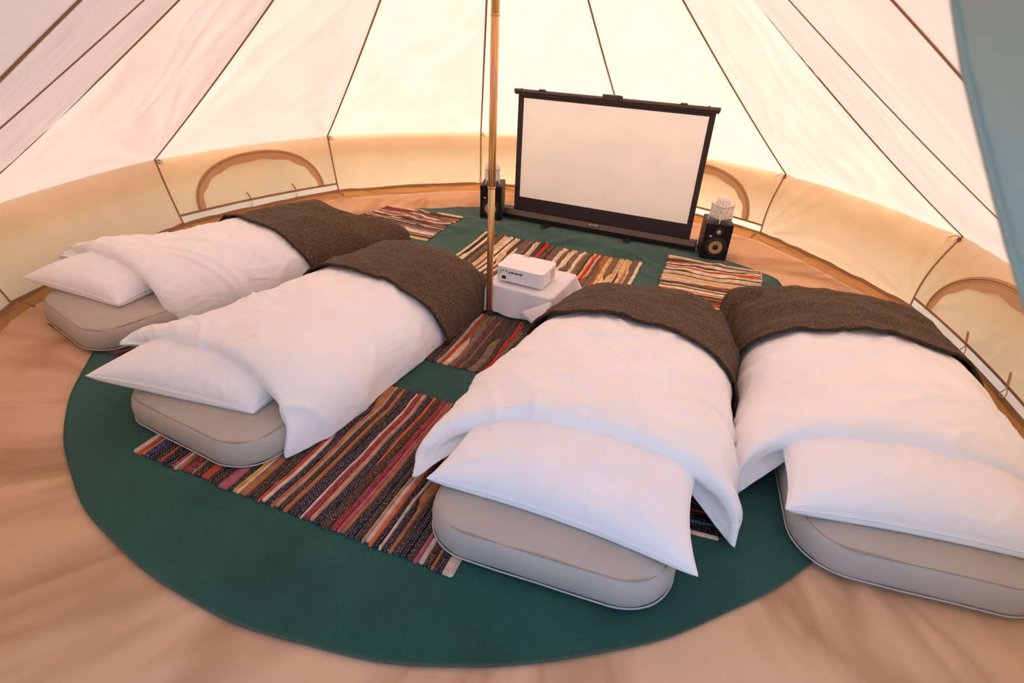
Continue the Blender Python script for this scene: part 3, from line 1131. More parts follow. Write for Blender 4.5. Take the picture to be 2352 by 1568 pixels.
def rrect(hx, hy, r, n=10):
    pts = []
    for (cx, cy, a0) in ((hx - r, hy - r, 0), (-hx + r, hy - r, PI / 2), (-hx + r, -hy + r, PI), (hx - r, -hy + r, 3 * PI / 2)):
        for i in range(n + 1):
            a = a0 + PI / 2 * i / n
            pts.append((cx + r * math.cos(a), cy + r * math.sin(a)))
    # densify the straight runs
    out = []
    for i in range(len(pts)):
        p, q = pts[i], pts[(i + 1) % len(pts)]
        d = math.hypot(q[0] - p[0], q[1] - p[1])
        m = max(1, int(d / 0.12))
        for k in range(m):
            out.append((p[0] + (q[0] - p[0]) * k / m, p[1] + (q[1] - p[1]) * k / m))
    return out

def mattress(b, label, hx=0.443, ln=1.92, cx=0.0, h=0.135):
    root = bed_root('air_mattress', b)
    tag(root, label, 'mattress', 'grey inflatable mattresses')
    hy = ln / 2
    z0 = 0.022 if b != 1 else 0.024
    prof = [(-0.030, z0), (-0.006, z0 + 0.004), (0.0, z0 + 0.012), (0.004, z0 + 0.035), (0.003, z0 + 0.065), (-0.004, z0 + 0.090), (-0.014, z0 + 0.108), (-0.024, z0 + 0.116), (-0.045, z0 + 0.124), (-0.09, z0 + 0.130), (-0.18, z0 + 0.132), (-0.30, z0 + 0.131)]
    V, n = [], None
    for (d, z) in prof:
        o = rrect(hx + d, hy + d, max(0.03, 0.19 + d), 12) if True else None
        n = len(o) if n is None else n
        o2 = rrect(hx, hy, 0.19, 12)
        for (x, y) in o2:
            # move each outline point along its own inward direction
            nx_, ny_ = x / hx, y / hy
            rx = max(-1, min(1, x / (hx - 0.0)))
            V.append((x, y, z))
    o2 = rrect(hx, hy, 0.19, 12)
    n = len(o2)
    V = []
    for (d, z) in prof:
        for (x, y) in o2:
            gx = max(abs(x) - (hx - 0.19), 0) * math.copysign(1, x)
            gy = max(abs(y) - (hy - 0.19), 0) * math.copysign(1, y)
            g = math.hypot(gx, gy) or 1.0
            k = d
            xx, yy = x + gx / g * k, y + gy / g * k
            wob = 0.0025 * math.sin(x * 31 + y * 27) if -0.03 < d < 0 else 0
            V.append((xx + cx, yy + hy, z + wob))
    m = len(prof)
    F = []
    for j in range(m - 1):
        for i in range(n):
            a, c = j * n + i, j * n + (i + 1) % n
            F.append((a, c, c + n, a + n))
    F.append(tuple((m - 1) * n + i for i in range(n)))
    F.append(tuple(n - 1 - i for i in range(n)))
    mesh('body', V, F, M_GREY, root)
    def ring(d, z, r, nm, mat):
        pts = []
        for (x, y) in o2:
            gx = max(abs(x) - (hx - 0.19), 0) * math.copysign(1, x)
            gy = max(abs(y) - (hy - 0.19), 0) * math.copysign(1, y)
            g = math.hypot(gx, gy) or 1.0
            pts.append((x + gx / g * d + cx, y + gy / g * d + hy, z + 0.002 * math.sin(x * 23 + y * 19)))
        Vt, Ft = tube(pts, r, 6, closed=True)
        mesh(nm, Vt, Ft, mat, root)
    ring(0.003, z0 + 0.006, 0.0035, 'piping', M_PIPE)
    ring(-0.021, z0 + 0.115, 0.0022, 'seam', M_PIPE2)
    return root
mattress(1, 'grey air mattress of the leftmost bed, beside the tent wall on bare groundsheet', 0.40, 1.90, -0.06)
mattress(2, 'grey air mattress lying partly on the green carpet and partly on the dark rag rug', 0.425)
mattress(3, 'grey air mattress nearest the camera with its whole front end in view')
mattress(4, 'grey air mattress of the rightmost bed, cut by the frame edge', 0.415, cx=-0.028)

def pillow(b, label, c, yaw, hx, hy, th, zb, tips=(), tilt=(0, 0), seed=0, roll=0.0):
    """c: (across, along) centre in bed coordinates; tips: per corner extra (sx, sy, dx, dy, dz)"""
    root = bed_root('pillow', b)
    tag(root, label, 'pillow', 'white pillows on the mattresses')
    n = 64
    g = np.linspace(-1, 1, n)
    g = np.sign(g) * (1 - (1 - np.abs(g)) ** 1.35)
    X, Y = np.meshgrid(g, g, indexing='ij')
    prof = ((1 - np.abs(X) ** 2.6).clip(0) * (1 - np.abs(Y) ** 2.6).clip(0)) ** 0.44
    PX = hx * X * (1 - 0.085 * (1 - np.abs(Y) ** 2.2))
    PY = hy * Y * (1 - 0.10 * (1 - np.abs(X) ** 2.2))
    # puckers radiating from the corners
    wr = 0
    for sx in (-1, 1):
        for sy in (-1, 1):
            dx, dy = (PX - sx * hx), (PY - sy * hy)
            d = np.hypot(dx, dy)
            an = np.arctan2(dy * sy, dx * sx)
            wr = wr + 0.022 * vn(an * 7, d * 3, seed + sx + 2 * sy) * np.exp(-d * 9) * (d * 14).clip(0, 1)
    wr = wr + 0.006 * fbm(PX * 7, PY * 7, seed + 20) * prof + 0.010 * folds(PX, PY, 1.3, 3, 14, seed + 25) * prof + 0.010 * vn(PX * 26, PY * 4, seed + 29) * np.exp(-((1 - np.abs(Y)) * 5)) * (1 - X ** 4)
    edge = (1 - np.abs(Y)) * (1 - np.abs(X))
    ZT = th * 0.62 * prof + wr * (edge * 12).clip(0, 1)
    ZB = -th * 0.50 * prof ** 0.7 + 0.4 * wr * (edge * 12).clip(0, 1)
    ca, sa = math.cos(yaw), math.sin(yaw)
    def place(Z):
        z = Z + tilt[0] * PX + tilt[1] * PY
        px, py = PX.copy(), PY.copy()
        for (sx, sy, ex, ey, ez) in tips:
            w = (((1 + sx * X) / 2) ** 3) * (((1 + sy * Y) / 2) ** 3)
            px += w * ex
            py += w * ey
            z = z + w * ez
        x = c[0] + px * ca - py * sa
        y = c[1] + px * sa + py * ca
        return np.stack([x, y, z + zb], -1)
    A, B = place(ZT), place(ZB)
    B[..., 2] = np.maximum(B[..., 2], np.minimum(A[..., 2] - 0.004 * prof, 0.157))      # rests on the mattress
    N_ = n * n
    V = np.concatenate([A.reshape(-1, 3), B.reshape(-1, 3)])
    F = gfaces(n, n) + [tuple(N_ + q for q in reversed(f)) for f in gfaces(n, n)]
    ring = [i * n for i in range(n)] + [(n - 1) * n + j for j in range(1, n)] + [i * n + n - 1 for i in range(n - 2, -1, -1)] + [j for j in range(n - 2, 0, -1)]
    for k in range(len(ring)):
        a, q = ring[k], ring[(k + 1) % len(ring)]
        F.append((q, a, N_ + a, N_ + q))
    mesh('pillowcase', V, F, M_PCASE, root)
    # stitched edge
    pts = [tuple((A.reshape(-1, 3)[q] + B.reshape(-1, 3)[q]) / 2) for q in ring]
    Vt, Ft = tube(pts, 0.0035, 6, closed=True)
    mesh('edge_seam', Vt, Ft, M_PCASE, root)
    return root
pillow(3, 'white pillow nearest the camera, on the mattress wholly in view', (0.02, 0.405), math.radians(-3), 0.475, 0.27, 0.175, 0.206, tips=((1, -1, 0.02, -0.02, -0.01),), tilt=(0.0, 0.06), seed=3)
pillow(2, 'white pillow with pointed tip sticking out over the green carpet', (-0.12, 0.335), math.radians(11), 0.425, 0.26, 0.175, 0.206, tips=((-1, -1, -0.01, -0.03, 0.02), (1, -1, -0.07, 0.045, -0.01), (-1, 1, 0.06, 0, -0.05)), tilt=(-0.03, 0.05), seed=13)
pillow(1, 'white pillow on the leftmost of the four beds, beside the tent wall', (-0.245, 0.385), math.radians(13), 0.375, 0.26, 0.165, 0.205, tips=((-1, -1, 0, -0.02, 0.02), (1, -1, -0.03, 0.03, 0), (-1, 1, 0.04, 0, -0.05)), tilt=(-0.02, 0.05), seed=23)
pillow(4, 'white pillow cut by the frame edge, on the rightmost of the four beds', (-0.045, 0.385), math.radians(2), 0.465, 0.275, 0.18, 0.207, tilt=(0.0, 0.06), seed=33)

# bedding envelope ---------------------------------------------------------
def cr(P, s):
    """Catmull-Rom through rows P at fractional position s"""
    P = np.asarray(P, float)
    n = len(P)
    i = np.clip(np.floor(s).astype(int), 0, n - 2)
    f = (s - i)[:, None]
    p0, p1, p2, p3 = P[np.clip(i - 1, 0, n - 1)], P[i], P[i + 1], P[np.clip(i + 2, 0, n - 1)]
    return 0.5 * (2 * p1 + (p2 - p0) * f + (2 * p0 - 5 * p1 + 4 * p2 - p3) * f ** 2 + (3 * p1 - p0 - 3 * p2 + p3) * f ** 3)

def envelope(rows, s, phi, seed, nexp=2.5, wr=1.0, corner=()):
    """rows: (uc, zc, uL, vL, zL, uR, vR, zR); phi -1..1 runs hem to hem, beyond 1 carries straight on"""
    Rw = cr(rows, s)
    ns, npn = len(s), phi.shape[-1]
    ph = phi if phi.ndim == 2 else np.repeat(phi[None, :], ns, 0)
    uc, zc, uL, vL, zL, uR, vR, zR = [Rw[:, k][:, None] for k in range(8)]
    vc = (vL + vR) / 2
    a = np.abs(ph).clip(0, 1)
    th = a * PI / 2
    rr = (np.abs(np.cos(th)) ** nexp + np.abs(np.sin(th)) ** nexp) ** (-1 / nexp)
    rx, rz = rr * np.sin(th), rr * np.cos(th)
    left = ph < 0
    uh, vh, zh = np.where(left, uL, uR), np.where(left, vL, vR), np.where(left, zL, zR)
    v = vc + (vh - vc) * rx
    z = zh + (zc - zh) * rz
    u = uc + (uh - uc) * a ** 1.8
    ex = (np.abs(ph) - 1).clip(0)
    v = v + np.sign(ph) * ex * 0.10
    z = z - ex * 0.35
    # wrinkles (shared by duvet and throw so that they never cross)
    w = 0.011 * fbm(v * 3.0, u * 2.6, seed, 2) + 0.017 * folds(v, u, 0.5, 2.0, 7.5, seed + 3) + 0.014 * folds(v, u, -0.9, 2.2, 9.0, seed + 7) + 0.003 * fbm(v * 12, u * 12, seed + 11, 2)
    side = (a ** 3)
    w = w * (1 - 0.8 * np.exp(-(s / 2.2) ** 2)[:, None] * a ** 2)
    w = w + side * (1 - a ** 8) * (0.016 * vn(u * 7, v * 2, seed + 15) + 0.009 * vn(u * 17, v * 3, seed + 17))
    w = w + 0.006 * folds(v, u, 1.5, 3.0, 16.0, seed + 31) + 0.006 * folds(v, u, 0.2, 3.5, 17.0, seed + 37)
    P = np.stack([v, u, z], -1)
    n = gnorm(P)
    n *= np.sign(n[..., 2:3].mean() + 1e-9)
    P = P + n * (w * wr)[..., None]
    for (cu, cv, du, dv, dz, rad) in corner:
        g = np.exp(-((P[..., 1] - cu) ** 2 + (P[..., 0] - cv) ** 2) / (rad * rad))
        P = P + g[..., None] * np.array([dv, du, dz])
    return P

def orient_up(P):
    n = gnorm(P)
    return P if n[..., 2].mean() > 0 else P[:, ::-1]

DUV = {
 3: [(0.64, 0.25, 0.42, -0.40, 0.165, 0.52, 0.42, 0.165),
     (0.53, 0.265, 0.30, -0.50, 0.13, 0.42, 0.585, 0.06),
     (0.50, 0.295, 0.245, -0.545, 0.10, 0.375, 0.635, 0.045),
     (0.525, 0.362, 0.255, -0.58, 0.085, 0.40, 0.655, 0.035),
     (0.66, 0.384, 0.46, -0.575, 0.05, 0.55, 0.645, 0.035),
     (0.95, 0.375, 0.82, -0.54, 0.03, 0.9, 0.635, 0.03),
     (1.28, 0.370, 1.22, -0.465, 0.03, 1.25, 0.63, 0.03),
     (1.62, 0.355, 1.60, -0.39, 0.03, 1.62, 0.63, 0.03),
     (1.86, 0.315, 1.82, -0.335, 0.03, 1.88, 0.60, 0.03),
     (1.98, 0.20, 1.92, -0.315, 0.03, 1.97, 0.56, 0.03),
     (2.01, 0.04, 1.95, -0.305, 0.025, 1.99, 0.55, 0.025)],
 2: [(0.46, 0.24, 0.34, -0.40, 0.165, 0.36, 0.37, 0.165),
     (0.34, 0.262, 0.235, -0.50, 0.235, 0.22, 0.41, 0.06),
     (0.305, 0.295, 0.185, -0.545, 0.25, 0.165, 0.45, 0.030),
     (0.315, 0.358, 0.195, -0.56, 0.235, 0.19, 0.475, 0.028),
     (0.46, 0.378, 0.42, -0.54, 0.10, 0.40, 0.525, 0.025),
     (0.76, 0.368, 0.75, -0.53, 0.03, 0.76, 0.515, 0.02),
     (1.10, 0.360, 1.10, -0.50, 0.03, 1.10, 0.50, 0.02),
     (1.50, 0.355, 1.50, -0.48, 0.03, 1.48, 0.49, 0.02),
     (1.80, 0.325, 1.78, -0.46, 0.03, 1.78, 0.47, 0.02),
     (1.94, 0.22, 1.92, -0.44, 0.03, 1.90, 0.45, 0.02),
     (1.98, 0.04, 1.95, -0.43, 0.02, 1.93, 0.44, 0.02)],
 1: [(0.56, 0.24, 0.45, -0.50, 0.18, 0.55, 0.10, 0.165),
     (0.45, 0.262, 0.32, -0.64, 0.22, 0.46, 0.22, 0.08),
     (0.415, 0.295, 0.275, -0.70, 0.235, 0.43, 0.30, 0.045),
     (0.43, 0.356, 0.29, -0.71, 0.20, 0.45, 0.33, 0.035),
     (0.60, 0.374, 0.52, -0.63, 0.08, 0.62, 0.36, 0.04),
     (0.90, 0.365, 0.88, -0.54, 0.05, 0.95, 0.43, 0.05),
     (1.22, 0.360, 1.22, -0.50, 0.05, 1.25, 0.48, 0.05),
     (1.58, 0.350, 1.56, -0.48, 0.05, 1.58, 0.48, 0.05),
     (1.82, 0.320, 1.80, -0.46, 0.05, 1.83, 0.46, 0.05),
     (1.94, 0.21, 1.90, -0.44, 0.04, 1.95, 0.44, 0.04),
     (1.98, 0.04, 1.93, -0.43, 0.03, 1.98, 0.43, 0.03)],
 4: [(0.60, 0.25, 0.46, -0.40, 0.165, 0.50, 0.42, 0.165),
     (0.49, 0.265, 0.35, -0.54, 0.08, 0.40, 0.46, 0.12),
     (0.455, 0.295, 0.30, -0.615, 0.025, 0.36, 0.50, 0.10),
     (0.475, 0.362, 0.31, -0.635, 0.02, 0.38, 0.52, 0.08),
     (0.61, 0.382, 0.50, -0.62, 0.025, 0.55, 0.53, 0.05),
     (0.92, 0.372, 0.90, -0.59, 0.03, 0.9, 0.55, 0.05),
     (1.24, 0.368, 1.24, -0.555, 0.03, 1.24, 0.55, 0.05),
     (1.58, 0.355, 1.58, -0.535, 0.04, 1.55, 0.545, 0.05),
     (1.80, 0.320, 1.82, -0.49, 0.04, 1.78, 0.51, 0.05),
     (1.92, 0.21, 1.94, -0.48, 0.04, 1.90, 0.48, 0.04),
     (1.96, 0.04, 1.97, -0.47, 0.03, 1.93, 0.47, 0.03)]}

def dense(n, pw=1.0):
    return np.linspace(-1, 1, n)

def duvet(b, label, seed, corner=()):
    root = bed_root('duvet', b)
    tag(root, label, 'duvet', 'white duvets on the mattresses')
    rows = DUV[b]
    s = np.concatenate([np.linspace(0, 4, 56)[:-1], np.linspace(4, len(rows) - 1, 150)])
    P = envelope(rows, s, dense(190), seed, corner=corner)
    P = orient_up(P)
    V, F = shell(P, 0.018, 40)
    V[:, 2] = np.maximum(V[:, 2], 0.012)
    mesh('cover', V, F, M_LINEN, root)
    return root

def throw(b, label, seed, s0, s1, pl, pr, corner=(), hemdrop=0.0, bcorner=()):
    """brown throw over the foot half; s0(phi) gives the slanting head edge"""
    root = bed_root('throw_blanket', b)
    tag(root, label, 'blanket', 'brown throws over the foot of the beds')
    rows = DUV[b]
    ns, npn = 96, 150
    t = np.linspace(0, 1, ns)
    P = np.zeros((ns, npn, 3))
    # evaluate a rectangular patch, then resample so that the head edge follows s0(phi)
    full_s = np.linspace(4.5, s1, 200)
    phis = np.linspace(pl, pr, npn)
    E = envelope(rows, full_s, phis, seed, corner=corner)
    n = gnorm(E)
    if n[..., 2].mean() < 0:
        n = -n
    E = E + n * 0.016
    for j in range(npn):
        sj = s0(phis[j]) + (s1 - s0(phis[j])) * t
        for c in range(3):
            P[:, j, c] = np.interp(sj, full_s, E[:, j, c])
    nn = gnorm(P)
    if nn[..., 2].mean() < 0:
        nn = -nn
    rng = np.minimum(t, 0.06)[:, None] / 0.06
    w = 0.006 * (1 + fbm(P[..., 0] * 5, P[..., 1] * 5, seed + 70, 2)).clip(0) + 0.014 * folds(P[..., 0], P[..., 1], 0.2, 2.2, 7, seed + 73)
    P = P + nn * w[..., None] + nn * (0.004 * (1 - rng))[..., None]
    for (cu, cv, du, dv, dz, rad) in bcorner:
        g = np.exp(-((P[..., 1] - cu) ** 2 + (P[..., 0] - cv) ** 2) / (rad * rad))
        P = P + g[..., None] * np.array([dv, du, dz])
    P[..., 2] = np.maximum(P[..., 2], 0.034)
    P = orient_up(P)
    V, F = shell(P, 0.008)
    di = np.linalg.norm(np.diff(P, axis=0, prepend=P[:1]), axis=2).cumsum(0)
    dj = np.linalg.norm(np.diff(P, axis=1, prepend=P[:, :1]), axis=2).cumsum(1)
    uvg = np.stack([di.mean(1, keepdims=True) + 0 * di, dj.mean(0, keepdims=True) + 0 * dj], -1).reshape(-1, 2)
    uv = np.concatenate([uvg, uvg])
    mesh('cloth', V, F, M_BROWN, root, uv=uv)
    # thick rolled hem along the head edge
    Vt, Ft = tube([tuple(q) for q in P[0] - np.array([0, 0, 0.004])], 0.0075, 8)
    mesh('hem', Vt, Ft, M_BHEM, root)
    return root

C3 = ((0.385, 0.64, -0.01, 0.02, -0.005, 0.10),)
duvet(3, 'white duvet on the bed nearest the camera, turned back over its pillow', 101)
duvet(2, 'white duvet whose pointed corner hangs onto the dark rag rug', 121)
duvet(1, 'white duvet on the leftmost of the four beds, beside the tent wall', 141)
duvet(4, 'white duvet on the rightmost bed, cut by the frame edge', 161)
throw(3, 'brown throw on the bed nearest the camera', 101, lambda p: 6.05 - 0.22 * p + 0.30 * max(0, -p - 0.3) + 0.12 * max(0, p - 0.5), 10.0, -1.03, 1.06)
throw(2, 'brown throw whose corner touches the small rag rug by the pole', 121, lambda p: 6.28 + 0.02 * p + 0.35 * max(0, p - 0.55), 10.0, -1.0, 1.02)
throw(1, 'brown throw on the leftmost of the four beds, in front of the half-moon window', 141, lambda p: 5.95 + 0.05 * p + 0.25 * max(0, p - 0.5), 10.0, -1.0, 1.0, bcorner=((1.98, 0.40, 0.30, -0.06, 0.0, 0.16),))
throw(4, 'brown throw with a loose crumpled corner on the rightmost of the four beds', 161, lambda p: 5.90 + 0.08 * p + 0.30 * max(0, -p - 0.55), 10.0, -1.03, 1.03, bcorner=((1.93, -0.50, 0.10, -0.11, 0.0, 0.17), (1.80, -0.50, 0.0, 0.05, -0.01, 0.05)))

# ------------------------------------------------------------------ tent pole
pole = empty('tent_pole', (0.005, 0.0, 0.012))
tag(pole, 'upright gold coloured steel tent pole in the middle of the tent', 'pole')
for (z0, z1, r) in ((0.012, 0.803, 0.0200), (0.803, 1.643, 0.0208), (1.643, 2.80, 0.0214)):
    V, F = lathe([(r * 0.9, z0), (r, z0 + 0.003), (r, z1 - 0.003), (r * 0.9, z1)], 28)
    mesh('pole_section', V, F, M_GOLD, pole)
for z in (0.803, 1.643):
    V, F = lathe([(0.019, z - 0.007), (0.0228, z - 0.005), (0.0235, z), (0.0228, z + 0.005), (0.019, z + 0.007)], 28)
    mesh('joint_ring', V, F, M_GOLD, pole)
V, F = lathe([(0.0, 0.0), (0.05, 0.0), (0.052, 0.006), (0.028, 0.014), (0.022, 0.024), (0.0, 0.024)], 28)
mesh('rubber_foot', V, F, M_RUBBER, pole)

# ------------------------------------------------------------------ low table with cloth, projector
TA = math.radians(-23.7)
TC = (0.267, 0.157)
tab = empty('low_table', (TC[0], TC[1], 0.0), TA)
tag(tab, 'small low table hidden under the white cloth', 'table')
box('tabletop', (0.42, 0.36, 0.018), (0, 0, 0.186), M_WOOD, tab, 0.004)
for sx in (-1, 1):
    for sy in (-1, 1):
        box('leg', (0.03, 0.03, 0.155), (sx * 0.18, sy * 0.15, 0.0995), M_WOOD, tab, 0.003)
tcl = empty('tablecloth', (TC[0], TC[1], 0.0), TA)
tag(tcl, 'white cloth draped over the low table under the projector', 'tablecloth')
hx, hy, zt = 0.222, 0.205, 0.199
ncc = 160
nd = 22
Vv = [(0, 0, zt)]
per = []
out = rrect(hx, hy, 0.02, 6)
# resample the outline evenly
op = np.array(out + [out[0]])
dl = np.concatenate([[0], np.cumsum(np.hypot(*(np.diff(op, axis=0).T)))])
sl = np.linspace(0, dl[-1], ncc + 1)[:-1]
ox, oy = np.interp(sl, dl, op[:, 0]), np.interp(sl, dl, op[:, 1])
rows_ = []
for f in (0.25, 0.5, 0.75, 0.93):
    rows_.append(np.stack([ox * f, oy * f, np.full(ncc, zt) + 0.0015 * vn(ox * f * 20, oy * f * 20, 4)], -1))
ang = np.arctan2(oy / hy, ox / hx)
cornerness = np.exp(-((np.abs(np.abs(ox) - hx) + np.abs(np.abs(oy) - hy)) / 0.055) ** 2)
flc = np.exp(-((ox + hx) ** 2 + (oy + hy) ** 2) / 0.10 ** 2)           # corner behind the tent pole
frc = np.exp(-((ox - hx) ** 2 + (oy + hy) ** 2) / 0.11 ** 2)            # front corner with the loose flap
nrm = np.hypot(ox, oy)
for j in range(nd):
    d = (j + 1) / nd
    rad = 0.006 + 0.03 * d + 0.085 * cornerness * (1 - 0.85 * flc) * (1 - 0.62 * frc) * d ** 1.3 + 0.012 * np.sin(sl * 26) * d * (1 - cornerness) - 0.012 * frc * d
    z = zt - 0.180 * d * (1.0 - 0.04 * (1 - cornerness)) + 0.005 * d * np.sin(sl * 9 + 1) * (1 - cornerness)
    if True:
        z = np.where(d < 0.12, zt - 0.172 * d * d / 0.12, z)
    sxn = np.where(np.abs(ox) > hx - 0.021, np.sign(ox) * ((np.abs(ox) - (hx - 0.021)) / 0.021), 0)
    syn = np.where(np.abs(oy) > hy - 0.021, np.sign(oy) * ((np.abs(oy) - (hy - 0.021)) / 0.021), 0)
    nl = np.hypot(sxn, syn) + 1e-6
    # the front corner is folded over towards the front side
    fx = 0.0 * frc * d
    rows_.append(np.stack([ox + sxn / nl * rad + fx, oy + syn / nl * rad, np.maximum(z, 0.0215)], -1))
G = np.array(rows_)
V = np.concatenate([[[0, 0, zt]], G.reshape(-1, 3)])
F = []
for i in range(ncc):
    F.append((0, 1 + i, 1 + (i + 1) % ncc))
for j in range(len(rows_) - 1):
    for i in range(ncc):
        a, b_ = 1 + j * ncc + i, 1 + j * ncc + (i + 1) % ncc
        F.append((a, a + ncc, b_ + ncc, b_))
o_ = mesh('cloth_sheet', V, F, M_CLOTH, tcl)
sm = o_.modifiers.new('thickness', 'SOLIDIFY')
sm.thickness = 0.0018
sm.offset = 1

# the loose corner that is folded out in front
ff = []
pC = Vector((hx + 0.006, -hy - 0.012, zt - 0.012))
pL = Vector((hx - 0.175, -hy - 0.060, 0.088))
pB = Vector((hx - 0.010, -hy - 0.125, 0.023))
pR = Vector((hx + 0.055, -hy - 0.060, 0.040))
for i in range(18):
    s_ = i / 17
    low_ = pL.lerp(pB, s_ / 0.6) if s_ < 0.6 else pB.lerp(pR, (s_ - 0.6) / 0.4)
    for j in range(10):
        t = 0.04 + 0.96 * j / 9
        p = pC.lerp(low_, t)
        p += Vector((0.2, -1.0, 0.2)).normalized() * (0.016 * math.sin(PI * t) * math.sin(PI * s_))
        ff.append(p)
o_ = mesh('corner_flap', ff, gfaces(18, 10), M_CLOTH, tcl)
sm = o_.modifiers.new('thickness', 'SOLIDIFY')
sm.thickness = 0.0018

PA = math.radians(-23.2)
PW, PD, PH = 0.318, 0.236, 0.096
# rear face centre is measured at (0.18, 0.022); the body extends away from the camera
pd = Vector((-math.sin(PA), math.cos(PA), 0))
pc = Vector((0.182, 0.020, 0)) + pd * (PD / 2)
proj = empty('projector', (pc.x, pc.y, 0.2025), PA)
tag(proj, 'white projector on the cloth covered low table, its sockets facing the camera', 'projector')
FZ = 0.014
bm = bmesh.new()
r = bmesh.ops.create_cube(bm, size=1.0)
for v in bm.verts:
    v.co = Vector((v.co.x * PW, v.co.y * PD, v.co.z * PH))
ve = [e for e in bm.edges if abs(e.verts[0].co.z - e.verts[1].co.z) > 0.01]
bmesh.ops.bevel(bm, geom=ve, offset=0.026, segments=6, affect='EDGES', profile=0.5)
te = [e for e in bm.edges if abs(e.verts[0].co.z - e.verts[1].co.z) < 1e-5 and len(e.link_faces) == 2 and e.calc_face_angle(0) > 1.0]
bmesh.ops.bevel(bm, geom=te, offset=0.005, segments=3, affect='EDGES', profile=0.5)
for v in bm.verts:
    v.co.z += FZ + PH / 2
bm_obj('case', bm, M_PROJ, proj, smooth=False)
ztop = FZ + PH
# focus dial recess near the far edge of the top
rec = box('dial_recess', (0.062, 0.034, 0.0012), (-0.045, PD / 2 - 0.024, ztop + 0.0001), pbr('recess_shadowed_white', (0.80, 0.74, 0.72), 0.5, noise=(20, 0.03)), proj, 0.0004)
V, F = lathe([(0.0, 0), (0.022, 0), (0.022, 0.0045), (0.0, 0.0045)], 32)
dial = mesh('focus_dial', [(x * 1.0 - 0.045, y * 0.35 + PD / 2 - 0.024, z + ztop + 0.0006) for x, y, z in V], F, M_PROJ, proj)
pts = [(-0.045 + 0.020 * math.cos(a), PD / 2 - 0.024 + 0.008 * math.sin(a) - 0.004, ztop + 0.0052) for a in np.linspace(0.3, PI - 0.3, 12)]
Vt, Ft = tube(pts, 0.0022, 6)
mesh('dial_gap', Vt, Ft, M_PORT, proj)
# faint printed word on the top
for i in range(9):
    box('print', (0.0055, 0.0045, 0.0004), (-0.118 + i * 0.0078, -PD / 2 + 0.038, ztop + 0.0002), pbr('faint_print', (0.66, 0.61, 0.59), 0.5) if i == 0 else MATS['faint_print'], proj)
yb = -PD / 2
def port(nm, x, z, w, h, mat=None, d=0.003, par=None):
    return box(nm, (w, d, h), (x, yb - d / 2 + 0.001, z + FZ), mat or M_PORT, par or proj, 0.0006, 1)
for (x, z) in ((-0.127, 0.069), (-0.127, 0.060), (-0.127, 0.052)):
    V, F = lathe([(0.0, 0.0), (0.0024, 0.0), (0.0034, 0.0015), (0.0038, 0.0)], 16, 'y')
    mesh('jack_socket', [(a + x, b + yb, c + z + FZ) for a, b, c in V], F, M_PORTM, proj)
for x in (-0.110, -0.086):
    port('video_socket', x, 0.070, 0.013, 0.005)
port('usb_socket', -0.066, 0.064, 0.006, 0.013)
for x in (-0.045, -0.016, 0.013):
    g = port('serial_socket', x, 0.066, 0.022, 0.007, M_PORTM, 0.002)
    port('pin_block', x, 0.066, 0.014, 0.0085, M_PORT, 0.0045, proj)
    for sx in (-1, 1):
        V, F = lathe([(0.0, 0.003), (0.0018, 0.0025), (0.0022, 0.0)], 10, 'y')
        mesh('hex_screw', [(a + x + sx * 0.012, b + yb, c + 0.066 + FZ) for a, b, c in V], F, M_PORTM, proj)
port('power_socket', -0.103, 0.026, 0.027, 0.021)
for sx in (-1, 0, 1):
    box('socket_pin', (0.0022, 0.004, 0.005), (-0.103 + sx * 0.006, yb - 0.003, 0.026 + FZ + (0.002 if sx == 0 else -0.001)), M_PORTM, proj)
port('rating_print', -0.078, 0.018, 0.013, 0.004, M_PRINT, 0.0015)
for (x, w, h) in ((0.010, 0.010, 0.004), (0.026, 0.004, 0.002), (0.037, 0.007, 0.007), (0.054, 0.018, 0.0025)):
    port('print', x, 0.046, w, h, M_PRINT, 0.0014)
port('lock_slot', 0.052, 0.024, 0.0032, 0.0065)
V, F = lathe([(0.0, 0.0022), (0.0026, 0.002), (0.0030, 0.0)], 14, 'y')
mesh('screw', [(a + 0.088, b + yb, c + 0.018 + FZ) for a, b, c in V], F, M_PORTM, proj)
for zz_ in range(12):
    box('vent_slot', (0.003, 0.060, 0.0026), (PW / 2 - 0.0008, 0.042, FZ + 0.016 + zz_ * 0.0056), M_PRINT, proj)
for (x, y) in ((-0.125, -0.085), (0.128, -0.085), (-0.12, 0.08), (0.12, 0.08)):
    V, F = lathe([(0.0, 0.0), (0.012, 0.0), (0.013, 0.004), (0.012, FZ + 0.002), (0.0, FZ + 0.002)], 20)
    mesh('foot', [(a + x, b + y, c) for a, b, c in V], F, M_PROJ, proj)

# ------------------------------------------------------------------ projection screen
SD = Vector((0.9332, -0.3594, 0))
SA = math.atan2(SD.y, SD.x)
SO = Vector((0.009, 1.879, 0)) + Vector((0.3594, 0.9332, 0)) * 0.045
scr = empty('projection_screen', (SO.x, SO.y, 0.024), SA)
tag(scr, 'white pull-up projection screen with black border standing at the back of the tent', 'screen')
X0, X1 = -0.03, 1.69
zh = 0.0
